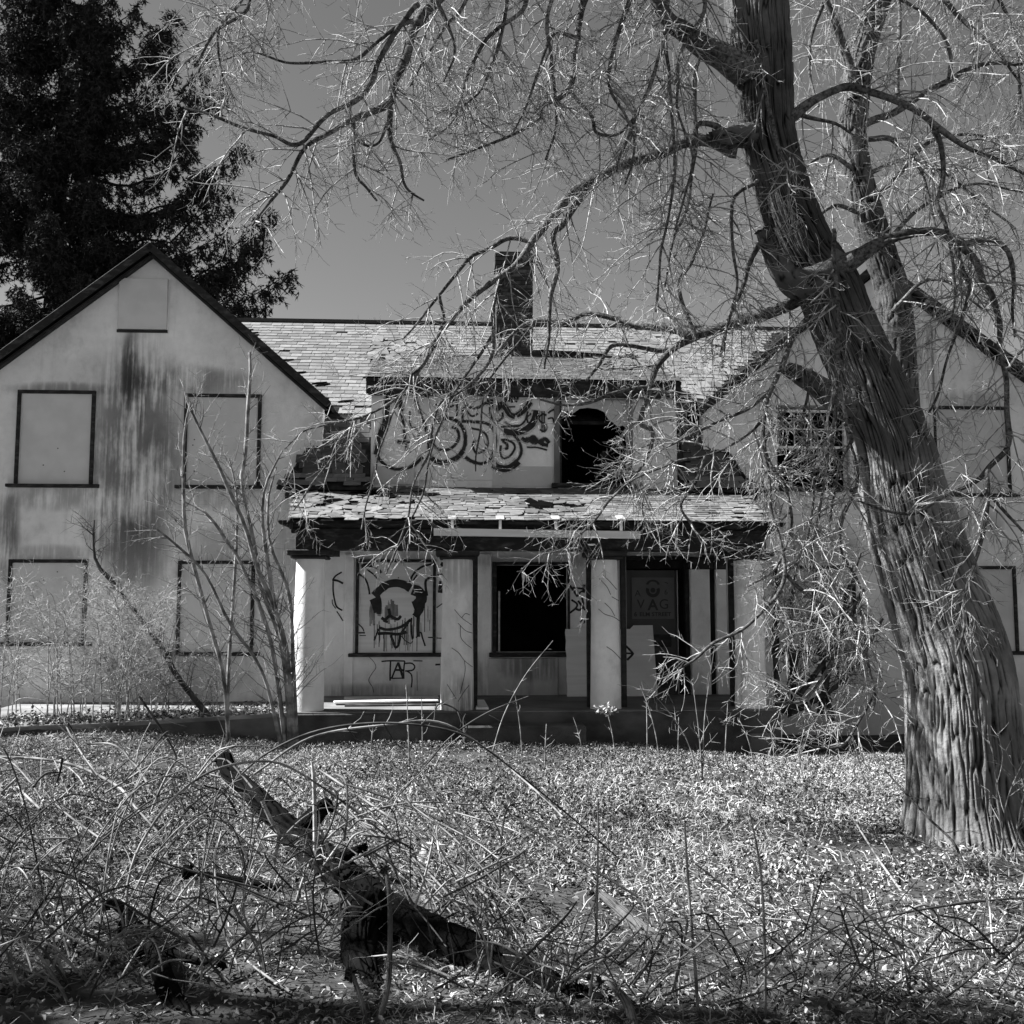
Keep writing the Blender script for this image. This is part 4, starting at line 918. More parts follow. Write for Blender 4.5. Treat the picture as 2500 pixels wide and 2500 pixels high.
# torn stubs
def stub(lst, D0, D1, nm='stub', tree=tree, amp=.02):
    pts, rad = PT3(lst, D0, D1); v, f = bark_tube(pts, rad, 60, 40, amp, 16, 7, 0, .1, 9)
    v[-42:-2] += (rng.random((40, 3)) - .5) * .03
    o = fast_mesh(nm, v - pts[0], f, M_stub, tree, smooth=True, vshade=bark_tube.shade); o.location = pts[0] - np.array(tree.location); return o
stub([(2075, 1000, 34), (2030, 968, 30), (1985, 935, 24), (1945, 912, 20), (1915, 897, 14)], 7.05, 6.8)
stub([(2040, 640, 42), (1985, 690, 40), (1940, 690, 34), (1895, 640, 24), (1862, 560, 16)], 6.95, 6.75)
stub([(1830, 330, 30), (1775, 335, 24), (1742, 340, 18)], 6.9, 6.7)
A = [(1800, 370, 20), (1740, 345, 18), (1690, 342, 17), (1640, 358, 16), (1580, 383, 15), (1502, 409, 14), (1450, 440, 13), (1399, 471, 13), (1347, 533, 12), (1295, 595, 12), (1259, 652, 11), (1207, 683, 9), (1145, 730, 8), (1104, 776, 7), (1062, 838, 6), (1036, 890, 5), (990, 932, 4)]
limb(tree, A, 6.9, 7.6, 8, .8)
limb(tree, [(1300, 590, 9), (1243, 580, 8), (1197, 603, 7), (1150, 626, 7), (1109, 673, 6), (1073, 719, 5), (1031, 771, 4), (980, 828, 3)], 7.3, 7.6, 8, .7)
limb(tree, [(1445, 452, 11), (1405, 500, 10), (1375, 550, 10), (1352, 575, 9), (1361, 647, 8), (1342, 725, 7), (1342, 828, 5), (1330, 900, 3)], 7.2, 7.2, 4, .5)
limb(tree, [(1073, 719, 5), (1086, 776, 4), (1072, 809, 4), (1054, 856, 4), (1035, 888, 4), (985, 954, 4), (938, 990, 4), (869, 1022, 4), (782, 1041, 3), (735, 1055, 3), (695, 1095, 2)], 7.5, 7.9, 7, .55, n3=5, L3=.2)
limb(tree, [(869, 1022, 4), (847, 1066, 3), (804, 1127, 3), (764, 1182, 3), (713, 1247, 2)], 7.8, 7.8, 6, .45, n3=5, L3=.2)
limb(tree, [(1259, 652, 7), (1212, 730, 6), (1206, 809, 6), (1202, 863, 5), (1166, 917, 5), (1115, 961, 4), (1075, 986, 4), (1050, 1062, 4), (1046, 1106, 4), (1010, 1182, 3), (996, 1262, 3), (967, 1334, 3), (941, 1400, 2)], 7.4, 7.4, 4, .6, n3=6, L3=.22)
limb(tree, [(1104, 776, 5), (1060, 850, 4), (1005, 930, 4), (960, 1010, 3), (930, 1100, 3), (905, 1190, 3), (880, 1290, 2)], 7.6, 7.5, 4, .6, n3=6, L3=.22)
limb(tree, [(1206, 809, 5), (1150, 900, 4), (1095, 990, 4), (1060, 1080, 3), (1040, 1180, 3), (1010, 1260, 3)], 7.5, 7.3, 6, .5)
limb(tree, [(1303, 783, 4), (1270, 830, 4), (1215, 900, 4), (1180, 970, 3), (1172, 1060, 3), (1160, 1150, 2)], 7.7, 7.5, 5, .45)
# upper left limb
Bm = [(1850, -420, 40), (1700, -430, 32), (1400, -330, 26), (1180, -140, 20), (1067, 0, 16), (1031, 31, 15), (1005, 83, 14), (990, 145, 13), (959, 197, 12), (948, 254, 12), (871, 290, 10), (803, 326, 8), (741, 362, 7), (699, 442, 6), (652, 503, 4), (620, 550, 3)]
limb(tree, Bm, 6.9, 5.6, 8, .7, .4)
limb(tree, [(1021, 10, 10), (969, 78, 9), (922, 155, 8), (904, 202, 8), (871, 243, 7), (806, 279, 7), (727, 354, 7), (665, 335, 6), (605, 317, 6), (508, 279, 4), (450, 265, 3)], 5.9, 5.7, 8, .65, .3)
limb(tree, [(1010, 52, 9), (969, 67, 7), (922, 103, 6), (871, 145, 6), (800, 150, 5), (700, 153, 4), (610, 130, 3), (540, 150, 2)], 5.9, 5.8, 8, .6, .3)
limb(tree, [(948, 259, 9), (954, 321, 8), (972, 393, 6), (985, 455, 4), (1031, 486, 3)], 5.8, 5.9, 6, .5)
limb(tree, [(860, 295, 6), (866, 414, 5), (895, 455, 4), (917, 486, 3)], 5.8, 5.8, 7, .5)
limb(tree, [(950, 300, 5), (925, 350, 4), (895, 360, 4), (870, 345, 2)], 5.8, 5.8, 6, .4)
limb(tree, [(720, -260, 9), (640, -120, 8), (590, 0, 6), (540, 60, 5), (530, 110, 4), (545, 200, 3)], 5.7, 5.6, 9, .6)
limb(tree, [(1180, -140, 12), (900, -130, 12), (720, -60, 9), (620, -20, 7), (600, 30, 6), (530, 75, 5), (480, 150, 4)], 6, 5.4, 8, .6)
limb(tree, [(1067, 0, 8), (1090, 60, 6), (1110, 130, 4), (1085, 200, 3)], 6, 6, 7, .5)
# hanging limb at the middle
limb(tree, [(1600, -350, 18), (1470, -160, 14), (1425, 0, 11), (1409, 93, 10), (1388, 217, 9), (1326, 254, 7), (1316, 290, 6), (1243, 331, 5), (1166, 362, 4), (1090, 390, 3)], 6.9, 6.4, 9, .75)
limb(tree, [(1388, 217, 7), (1420, 255, 6), (1445, 285, 6), (1456, 326, 5), (1513, 326, 4), (1560, 270, 3)], 6.6, 6.5, 7, .6)
limb(tree, [(1409, 93, 7), (1360, 85, 5), (1330, 130, 5), (1290, 240, 4), (1250, 330, 3)], 6.6, 6.4, 8, .6)
for q in ([(1330, -200, 12), (1290, -60, 9), (1280, 20, 7), (1200, 80, 6), (1150, 170, 5), (1110, 290, 4), (1050, 340, 3)], [(1250, -180, 10), (1240, 0, 6), (1215, 120, 5), (1180, 210, 4), (1130, 260, 3)], [(1530, -200, 12), (1540, -20, 8), (1500, 110, 6), (1490, 210, 5), (1545, 330, 4), (1530, 450, 3)],
          [(1600, -200, 12), (1620, 0, 8), (1625, 60, 7), (1590, 190, 6), (1560, 260, 5), (1520, 360, 4), (1505, 420, 3)], [(1640, -100, 10), (1622, 90, 6), (1640, 220, 5), (1645, 400, 5), (1632, 520, 4), (1610, 640, 4), (1600, 760, 3)], [(1180, -140, 10), (1130, 20, 6), (1090, 60, 5), (1040, 140, 4), (1000, 210, 3)],
          [(1420, -150, 9), (1340, 20, 6), (1345, 150, 5), (1360, 290, 4), (1330, 390, 3)], [(1700, -150, 10), (1720, 10, 6), (1660, 130, 5), (1655, 260, 4), (1690, 400, 4), (1650, 560, 3)]):
    limb(tree, q, 6.7, 6.4, 8, .7)
# thick dark limb leaving the trunk high on the left
limb(tree, [(1830, 190, 40), (1770, 140, 34), (1716, 112, 28), (1670, 75, 25), (1637, 51, 20), (1600, -10, 16), (1540, -120, 12)], 6.85, 6.5, 5, .6)
limb(tree, [(1780, 330, 14), (1740, 308, 9), (1700, 312, 8), (1694, 380, 7), (1690, 430, 6), (1670, 526, 5), (1640, 590, 4), (1620, 700, 3)], 6.8, 6.7, 8, .6)
limb(tree, [(1700, 345, 6), (1699, 260, 6), (1700, 180, 6), (1710, 130, 4), (1690, 60, 3)], 6.8, 6.7, 6, .6)
# right limbs of the leaning tree
limb(tree, [(1930, 285, 16), (1960, 262, 13), (2001, 238, 12), (2066, 212, 12), (2131, 224, 11), (2192, 247, 10), (2243, 275, 9), (2299, 321, 9), (2355, 359, 7), (2438, 396, 6), (2520, 440, 5), (2600, 520, 3)], 6.9, 6.5, 8, .8)
limb(tree, [(2270, 290, 8), (2290, 340, 8), (2299, 400, 8), (2299, 466, 7), (2289, 503, 7), (2308, 559, 6), (2322, 606, 5), (2330, 700, 4), (2320, 790, 3)], 6.7, 6.5, 8, .6)
limb(tree, [(1935, 275, 8), (1980, 290, 6), (2040, 305, 5), (2085, 335, 3)], 6.9, 6.8, 5, .5)
limb(tree, [(2020, 650, 34), (2060, 645, 26), (2094, 628, 22), (2150, 592, 16), (2215, 568, 13), (2289, 568, 12), (2345, 601, 12), (2382, 638, 11), (2401, 689, 10), (2429, 733, 9), (2441, 837, 8), (2454, 907, 8), (2462, 1031, 8), (2454, 1098, 8), (2412, 1147, 8), (2371, 1180, 6), (2301, 1213, 5), (2234, 1251, 5), (2164, 1246, 4), (2094, 1222, 3)], 6.9, 6.0, 8, .6)
limb(tree, [(2412, 1147, 7), (2417, 1218, 6), (2405, 1300, 6), (2370, 1400, 5), (2350, 1460, 4), (2352, 1530, 4), (2340, 1600, 3)], 6.1, 5.9, 9, .5)
limb(tree, [(2417, 1218, 5), (2450, 1250, 5), (2490, 1290, 4), (2540, 1350, 3)], 6.1, 6, 8, .5)
limb(tree, [(2345, 598, 10), (2410, 587, 9), (2452, 606, 8), (2471, 652, 7), (2471, 745, 5), (2480, 820, 3)], 6.6, 6.4, 7, .6)
limb(tree, [(2330, 600, 7), (2350, 660, 6), (2365, 700, 6), (2345, 780, 5), (2310, 880, 4), (2290, 960, 4), (2265, 1010, 3)], 6.6, 6.3, 8, .55)
limb(tree, [(2455, 900, 5), (2500, 850, 5), (2560, 830, 4)], 6.2, 6.2, 8, .6)
# limb over the roof and its lit forks
limb(tree, [(2000, 690, 24), (1940, 730, 18), (1880, 765, 16), (1790, 792, 15), (1700, 815, 14), (1640, 802, 13), (1560, 795, 11), (1500, 775, 9), (1432, 768, 8), (1386, 785, 7), (1303, 783, 6), (1250, 820, 5), (1205, 870, 4)], 7.0, 7.9, 8, .6)
limb(tree, [(1710, 815, 12), (1647, 853, 10), (1605, 895, 9), (1585, 948, 8), (1560, 1031, 7), (1589, 1052, 6), (1585, 1101, 5), (1552, 1160, 4), (1490, 1222, 4), (1440, 1284, 3), (1382, 1338, 3), (1316, 1354, 2)], 7.4, 7.2, 9, .6)
limb(tree, [(1640, 850, 8), (1600, 855, 7), (1540, 845, 6), (1490, 845, 6), (1460, 890, 5), (1430, 930, 4)], 7.5, 7.6, 6, .5)
limb(tree, [(1650, 970, 5), (1600, 950, 6), (1560, 945, 6), (1500, 960, 6), (1440, 985, 5), (1380, 990, 4), (1320, 975, 3)], 7.4, 7.4, 7, .45)
limb(tree, [(1700, 830, 7), (1660, 700, 6), (1690, 640, 5), (1720, 560, 4), (1740, 470, 3)], 7.2, 7.0, 8, .6)
# pale hanging stems in front of the trunk and left of it
limb(tree, [(2035, 560, 7), (2040, 708, 7), (2046, 775, 7), (2050, 837, 7), (2042, 940, 7), (2056, 990, 6), (2065, 1048, 6), (2079, 1068, 6), (2056, 1114, 5), (2040, 1197, 4), (2030, 1300, 3)], 6.55, 6.5, 7, .45)
limb(tree, [(2020, 690, 8), (1986, 750, 8), (1932, 824, 8), (1903, 907, 7), (1882, 957, 7), (1870, 1010, 6), (1866, 1073, 6), (1878, 1155, 5), (1882, 1238, 5), (1907, 1321, 5), (1916, 1387, 6), (1899, 1445, 6), (1862, 1490, 5), (1812, 1536, 5), (1742, 1573, 5), (1688, 1610, 4), (1655, 1631, 3)], 6.7, 6.2, 9, .5, n3=5)
limb(tree, [(1916, 1400, 6), (1949, 1437, 6), (1998, 1474, 5), (2040, 1510, 4), (2050, 1560, 3)], 6.4, 6.3, 9, .5)
limb(tree, [(1882, 957, 5), (1816, 1002, 5), (1740, 1040, 4), (1688, 1060, 4), (1610, 1100, 3)], 6.6, 6.6, 8, .5)
limb(tree, [(1870, 1010, 5), (1829, 1056, 4), (1775, 1090, 4), (1721, 1114, 4), (1647, 1126, 4), (1547, 1168, 3), (1500, 1215, 3)], 6.6, 6.7, 9, .5)
limb(tree, [(1721, 1114, 4), (1700, 1180, 4), (1663, 1234, 4), (1688, 1280, 4), (1713, 1325, 3)], 6.6, 6.6, 8, .45)
limb(tree, [(1920, 1000, 5), (1870, 1090, 5), (1915, 1200, 5), (1930, 1290, 4), (1900, 1380, 4), (1830, 1430, 3)], 6.5, 6.4, 12, .5)
limb(tree, [(2075, 1060, 5), (2095, 1180, 5), (2060, 1260, 5), (2050, 1340, 4), (2100, 1440, 4), (2110, 1560, 4), (2138, 1690, 4), (2130, 1740, 3)], 6.5, 6.3, 11, .5)
limb(tree, [(2110, 1440, 5), (2060, 1540, 5), (2030, 1620, 5), (1990, 1680, 5), (1960, 1710, 4), (1895, 1715, 3)], 6.4, 6.2, 12, .45)
limb(tree, [(2138, 1690, 4), (2100, 1760, 4), (2060, 1820, 4), (1990, 1822, 3), (1940, 1800, 2)], 6.4, 6.3, 10, .4)
limb(tree, [(1980, 900, 5), (1960, 1050, 4), (1990, 1160, 4), (1985, 1260, 3), (1960, 1350, 3)], 6.6, 6.5, 8, .5)
limb(tree, [(2050, 900, 4), (2030, 1080, 4), (2000, 1250, 4), (1980, 1400, 3), (1985, 1530, 3)], 6.5, 6.4, 8, .5)
limb(tree, [(1850, 440, 6), (1790, 490, 5), (1785, 600, 5), (1800, 690, 4), (1775, 790, 4), (1760, 900, 3)], 6.8, 6.6, 8, .55)
limb(tree, [(1865, 580, 9), (1830, 640, 7), (1805, 720, 6), (1775, 800, 5), (1760, 870, 4)], 6.75, 6.7, 8, .5)
limb(tree, [(1845, 100, 7), (1870, 240, 7), (1890, 330, 6), (1920, 420, 5), (1930, 520, 4)], 6.6, 6.55, 6, .5)

# second, slimmer tree behind
base2 = P(2345, 1790, 9.6); base2[2] = float(ground_z(base2[0], base2[1])) - .05
tree2 = empty('slim_tree', tuple(base2), 'slimmer bare tree rising just behind the leaning trunk', 'tree')
c2 = [(2350, 1870, 50), (2335, 1750, 48), (2290, 1550, 46), (2250, 1350, 44), (2220, 1200, 43), (2205, 1050, 42), (2195, 900, 40), (2187, 792, 40), (2175, 699, 38), (2152, 629, 37), (2115, 512, 36), (2092, 419, 34), (2080, 326, 34), (2088, 240, 34), (2100, 150, 32), (2118, 80, 31), (2148, -10, 30), (2190, -160, 24), (2220, -380, 14)]
tp2, tr2 = PT3(c2, 9.6, 9.2)
v, f = bark_tube(tp2, tr2, 600, 140, .02, 40, 6, .2, .04, 21); fast_mesh('trunk', v - base2, f, M_bark, tree2, smooth=True, vshade=bark_tube.shade)
limb(tree2, [(2085, 240, 16), (2072, 160, 13), (2042, 60, 11), (2019, 0, 10), (1990, -120, 8)], 9.2, 9.0, 5, .8)
limb(tree2, [(2095, 330, 15), (2117, 303, 12), (2182, 275, 11), (2252, 228, 10), (2317, 196, 9), (2355, 172, 8), (2415, 154, 7), (2500, 154, 6), (2600, 130, 4)], 9.3, 8.8, 7, .9)
limb(tree2, [(2317, 190, 7), (2324, 135, 6), (2299, 84, 6), (2261, 37, 5), (2215, 9, 5), (2150, -30, 4)], 9, 8.8, 8, .9)
limb(tree2, [(2192, 230, 7), (2194, 120, 7), (2196, 0, 6), (2190, -80, 5)], 9, 9, 6, .8)
for q in ([(2120, 340, 9), (2180, 340, 8), (2240, 400, 7), (2270, 480, 5), (2285, 560, 3)], [(2140, 480, 8), (2200, 420, 7), (2260, 350, 6), (2340, 330, 5), (2440, 340, 3)], [(2130, 420, 7), (2210, 390, 6), (2300, 420, 5), (2400, 500, 4), (2480, 560, 3)], [(2160, 600, 8), (2230, 520, 6), (2310, 470, 5), (2400, 450, 4), (2500, 470, 3)], [(2090, 420, 7), (2030, 380, 6), (1980, 400, 4), (1930, 460, 3)], [(2100, 520, 7), (2040, 500, 6), (1990, 540, 4), (1960, 600, 3)], [(2148, -10, 10), (2250, -60, 9), (2340, 40, 7), (2420, 110, 5), (2500, 210, 3)], [(2190, -160, 10), (2350, -160, 8), (2430, -20, 6), (2480, 90, 4), (2490, 240, 3)], [(2140, 0, 8), (2060, -80, 8), (1990, 60, 6), (1975, 160, 5), (2000, 260, 3)], [(2180, 760, 7), (2250, 690, 6), (2320, 690, 5), (2400, 760, 3)]):
    limb(tree2, q, 9.3, 8.9, 10, 1.0, .25, 7, .4, 2)

# ------------------------------------------------------------------ spruce
def spruce(name, pos, height, specs, label, trunk_r, droop=1.0, dens=1.0, size=1.0):
    root = empty(name, tuple(pos), label, 'tree')
    c = [(0, 0, -.2), (0, 0, height * .3), (.1, 0, height * .65), (0, 0, height)]
    v, f = bark_tube(c, [trunk_r, trunk_r * .8, trunk_r * .5, .02], 60, 16, .02, 8, 3, .2, .05, 31); fast_mesh('trunk', v, f, M_spruce_bark, root, smooth=True, vshade=bark_tube.shade)
    for (z, az, L, lift) in specs:
        d = np.array((math.cos(az), math.sin(az), 0))
        k = np.linspace(0, 1, 10)[:, None]
        p = d * L * k + np.array((0, 0, 1.0)) * (z - .26 * L * np.sin(k * np.pi * .72) * 1.0 + lift * L * k ** 3)
        p += rng.normal(size=p.shape) * .03 * L * k * .5
        r = np.linspace(.05, .008, 10) * size * min(1.3, L / 3.5)
        b = Tubes().add(p, r, 5).build('branch', M_spruce_bark, root)
        n = int(26 * L * dens / size ** .5)
        p2, r2 = grow(p[None], r[None], n, .95 * size, 5, .62, 1.7, 1.2, .12, .008, .004, .12, 1.0, 1.0)
        p2[:, :, 2] -= 0
        q2, _ = grow(p2, r2, 3, .34 * size, 4, .6, .7, .1, .2, .005, .003, .1, 1.0)
        allp = np.concatenate((p2[:, [0, 1, 2, 4]], q2)); N = len(allp)
        # needles: short flat blades set along every shoot
        t = rng.uniform(0, 1, (N, 9)); fi = t * 3; i = np.minimum(fi.astype(int), 2); fr = (fi - i)[..., None]; ar = np.arange(N)[:, None]
        a, bb = allp[ar, i], allp[ar, i + 1]; q = (a * (1 - fr) + bb * fr).reshape(-1, 3); tan = unit(bb - a).reshape(-1, 3)
        dirv = unit(tan * .55 + rng.normal(size=q.shape) * .6); ln = rng.uniform(.10, .20, (len(q), 1)) * size ** .5; wd = unit(np.cross(dirv, rng.normal(size=q.shape))) * .022 * size ** .5
        vv = np.stack((q - wd, q + wd, q + dirv * ln), 1).reshape(-1, 3); ff = np.arange(len(vv)).reshape(-1, 3)
        fast_mesh('needles', vv, [ff], M_needle, b, shade=rng.random(len(ff)), kind='stuff')
    return root
# two added spruces, out of view at left, placed to shade the near foreground
sz = np.array((-8.2, 3.55, float(ground_z(-8.2, 3.55)) - .1))
spruce('spruce_tree', sz, 14.5, [(z, rng.uniform(-3.14, 3.14), .5 + (14.5 - z) * .2, .1) for z in np.linspace(2.6, 14.2, 50)], 'added spruce out of view at left, shading the near foreground', .2, dens=.42)
sz2 = np.array((-10.2, 4.95, float(ground_z(-10.2, 4.95)) - .1))
spruce('spruce_tree', sz2, 11.6, [(z, rng.uniform(-3.14, 3.14), .5 + (11.6 - z) * .2, .1) for z in np.linspace(2.2, 11.2, 40)], 'shorter added spruce out of view at left, widening the foreground shade', .18, dens=.32)
SD = 30.0
sb = P(95, 1474, SD); sb[2] = -.4
specs = []
def tip(u, v, lift):   # explicit right-hand branches whose tips stand against the sky
    t = P(u, v, SD - 1.5); dx, dy = t[0] - sb[0], t[1] - sb[1]; L = math.hypot(dx, dy)
    z = t[2] - sb[2] + .26 * L * math.sin(math.pi * .72) - lift * L; specs.append((z, math.atan2(dy, dx), L, lift))
for u, v, l in ((438, 28, .35), (517, 121, .38), (536, 196, .34), (470, 250, .2), (578, 340, .34), (520, 410, .2), (647, 512, .3), (560, 560, .1), (675, 666, .22), (620, 600, .12), (600, 700, .1), (480, 340, .2), (430, 130, .3), (560, 450, .25), (400, 60, .3), (350, -20, .3), (640, 590, .2)): tip(u, v, l)
for k in range(165):
    z = rng.uniform(4.5, 23.5); az = rng.uniform(-3.1, -.35) if k % 5 else rng.uniform(-.35, .7); L = ((24 - z) * .2 + rng.uniform(.4, 1.3)) * (1 if k % 5 else .8); specs.append((z, az, L, rng.uniform(.05, .25)))
spruce('spruce_tree', sb, 26.5, specs, 'tall dark drooping spruce behind the left gable', .36)
s2 = P(632, 1474, 29); s2[2] = -.4; top = P(632, 742, 29)[2] + .4
sp2 = [(z, rng.uniform(-3.1, 3.1), .25 + (top - z) * .34, .5) for z in np.linspace(top - 3.2, top - .15, 16)]
spruce('young_spruce', s2, top, sp2, 'tip of a young spruce just showing above the main roof ridge', .06, size=.5, dens=.8)

# ------------------------------------------------------------------ shrubs
def ground_at(x, y): return float(ground_z(x, y))
def shrub(name, label, cat, stems, n2, L2, n3=5, L3=.25, mat=M_cane, droop=.15, curl=.1, n4=0, spread=.5):
    b0 = np.mean([s[0][0] for s in stems], axis=0)
    root = empty(name, tuple(b0), label, cat)
    for pts, rad in stems:
        p, r, L = spline(pts, rad, 20); st_ = Tubes().add(p - b0, r, 6).build('stem', mat, root)
        n = max(3, int(n2 * L)); p2, r2 = grow(p[None], r[None], n, L2, 6, spread, droop, curl, .15, .006, .003, .15, 1.0, .8)
        tb = Tubes().add(p2 - b0, r2, 4)
        if n3:
            p3, r3 = grow(p2, r2, n3, L3, 4, .6, droop * .5, .2, .2, .0042, .0026, .15, 1.0, .9); tb.add(p3 - b0, r3, 3)
            if n4: p4, r4 = grow(p3, r3, n4, L3 * .6, 3, .7, .1, .1, .2, .0035, .0024, .2, 1.0); tb.add(p4 - b0, r4, 3)
        tb.build('twigs', mat, st_, 'stuff')
    return root
def stems_px(lists, D, spreadD=.5):
    out = []
    for l in lists:
        dd = rng.uniform(-spreadD, spreadD); pts = [P(u, v, D + dd * (i / len(l))) for i, (u, v, w_) in enumerate(l)]; rad = [w_ * D / F for u, v, w_ in l]
        pts[0][2] = ground_at(pts[0][0], pts[0][1]) - .03 if D < 13.6 else pts[0][2]; out.append((np.array(pts), rad))
    return out
shrub('sapling_clump', 'tall bare multi-stemmed sapling growing at the foot of the first porch column', 'sapling', stems_px([
    [(710, 1800, 8), (700, 1600, 7), (660, 1460, 6), (628, 1390, 6), (600, 1290, 5), (560, 1200, 5), (530, 1130, 4), (470, 1010, 3), (455, 960, 2)],
    [(715, 1800, 8), (690, 1580, 7), (640, 1440, 6), (620, 1330, 6), (590, 1180, 5), (600, 1100, 5), (605, 1000, 5), (612, 900, 4), (610, 860, 3)],
    [(720, 1800, 7), (705, 1640, 6), (675, 1500, 5), (655, 1380, 5), (640, 1260, 4), (650, 1180, 3), (690, 1100, 2)],
    [(700, 1795, 6), (660, 1560, 5), (590, 1380, 4), (540, 1300, 4), (500, 1250, 3), (440, 1220, 2)],
    [(725, 1795, 6), (715, 1600, 5), (705, 1450, 5), (660, 1330, 4), (655, 1220, 3), (675, 1140, 2)],
    [(560, 1790, 6), (545, 1650, 5), (505, 1500, 5), (470, 1370, 5), (452, 1290, 5), (448, 1190, 4), (450, 1060, 3), (465, 980, 2)],
    [(555, 1785, 5), (558, 1640, 5), (570, 1450, 4), (577, 1330, 4), (578, 1210, 3), (560, 1120, 2)],
    [(690, 1800, 5), (640, 1640, 4), (560, 1520, 4), (500, 1400, 3), (430, 1330, 3), (380, 1290, 2)]], 13.3), 9, .8, 4, .2, M_cane, -.05, .1)
bl = []
for k in range(46):
    u = rng.uniform(-60, 380); x, y = P(u, 1560, 13.6)[:2]; y += rng.uniform(-.5, .9); h = rng.uniform(.7, 2.1); ln = rng.uniform(-.6, .7); z = .1
    bl.append(([np.array((x, y, z)), np.array((x + ln * .2, y - .05, z + h * .45)), np.array((x + ln * .7, y - .1, z + h * .85)), np.array((x + ln * 1.3, y - .2, z + h * .95))], [.009, .007, .005, .003]))
shrub('thorny_bush', 'tangled bare bush hiding the lower left boarded windows', 'bush', bl, 9, .5, 4, .24, M_twig, .3, .3, 1)
shrub('slanting_sapling', 'dark thin trunk slanting up past the lower left window', 'sapling', stems_px([[(520, 1762, 8), (432, 1650, 7), (400, 1590, 7), (365, 1540, 6), (320, 1480, 5), (265, 1410, 6), (235, 1375, 4), (228, 1320, 3), (230, 1270, 2)]], 14.2, .1), 12, .7, 6, .25, M_cane_dk, .1, .1)
bl = []
for k in range(10):
    u = rng.uniform(330, 520); x, y = P(u, 1600, 13.9)[:2]; y += rng.uniform(-.2, .5); h = rng.uniform(.4, 1.1); ln = rng.uniform(-.5, .7)
    bl.append(([np.array((x, y, .1)), np.array((x + ln * .3, y, .1 + h * .5)), np.array((x + ln, y - .1, .1 + h))], [.006, .005, .003]))
shrub('dry_weeds', 'low dry weeds in front of the second lower window from the left', 'weeds', bl, 14, .35, 5, .16, M_cane, .2, .1)
sr = []
for (a, b) in (((1905, 1740), (1960, 1560)), ((1915, 1740), (2020, 1600)), ((1920, 1745), (2080, 1640)), ((1940, 1745), (1930, 1500)), ((2000, 1750), (2060, 1480)), ((2030, 1760), (1990, 1500)), ((1900, 1735), (1890, 1530))):
    m_ = ((a[0] * .6 + b[0] * .4), (a[1] * .5 + b[1] * .5) + 20); e_ = (b[0] * 1.35 - a[0] * .35 + 20, b[1] - 130)
    sr.append([(a[0], a[1], 8), (m_[0], m_[1], 7), (b[0], b[1], 6), (e_[0], e_[1], 3)])
shrub('shaded_shrub', 'dark bare shrub in the shade between the last column and the leaning tree', 'shrub', stems_px(sr, 14.6, .4), 14, .6, 6, .25, M_cane_dk, .1, .1)
# thickets of fine pale shoots around the leaning trunk (sprouts)
def sprouts(name, label, specs, hgt, n2=14):
    st2 = []
    for (u, v, D, du) in specs:
        a = P(u, v, D); a[2] = ground_at(a[0], a[1]) - .02; h = hgt * rng.uniform(.6, 1.15); x = du
        st2.append(([a, a + np.array((x * .3, 0, h * .5)), a + np.array((x, -.1, h))], [.006, .005, .003]))
    shrub(name, label, 'sapling', st2, n2, .35, 3, .14, M_cane, -.05, .1)
sprouts('sprout_clump', 'slender pale sapling with forked stems standing before the right end of the porch', [(1712, 1890, 9.6, -.55), (1714, 1890, 9.6, .12), (1716, 1890, 9.6, -.1)], 1.25, 4)
sprouts('base_sprouts', 'thin curved shoots sprouting at the right of the leaning trunk', [(2440, 2010, 6.6, .2), (2470, 2000, 6.5, .35), (2450, 1990, 6.6, -.1), (2500, 2010, 6.5, .1)], .9, 9)

# ------------------------------------------------------------------ stalks along the porch front
stk = [(1000, 1820, -.05, .75, 'thin white weed stalk in front of the word on the porch wall'), (1032, 1830, -.02, .6, 'bare weed stalk left of the second porch column'), (1275, 1810, -.10, .62, 'forked dry stalk before the apron of the black porch window'), (1330, 1815, .02, .4, 'short dry stalk below the black porch window'),
       (1425, 1815, -.12, .42, 'bent dry stalk left of the third porch column'), (1502, 1815, -.1, .46, 'dry stalk with a pale seed head before the third column'), (1580, 1800, .0, .6, 'straight dry stalk before the leaning plywood'), (1610, 1790, -.22, .7, 'slanting dry stalk below the poster'), (1655, 1820, .02, .4, 'short dry stalk below the door'),
       (1770, 1850, .05, .55, 'dry stalk with a round brown knob before the last column'), (1840, 1860, -.16, .42, 'crooked dry stalk under the last column'), (1200, 1820, .75, 1.1, 'long bowed stalk slanting across the black porch window'), (1060, 1830, .3, .3, 'low dry stalk between the first two columns'), (905, 1830, .04, .42, 'dry stalk right of the first column')]
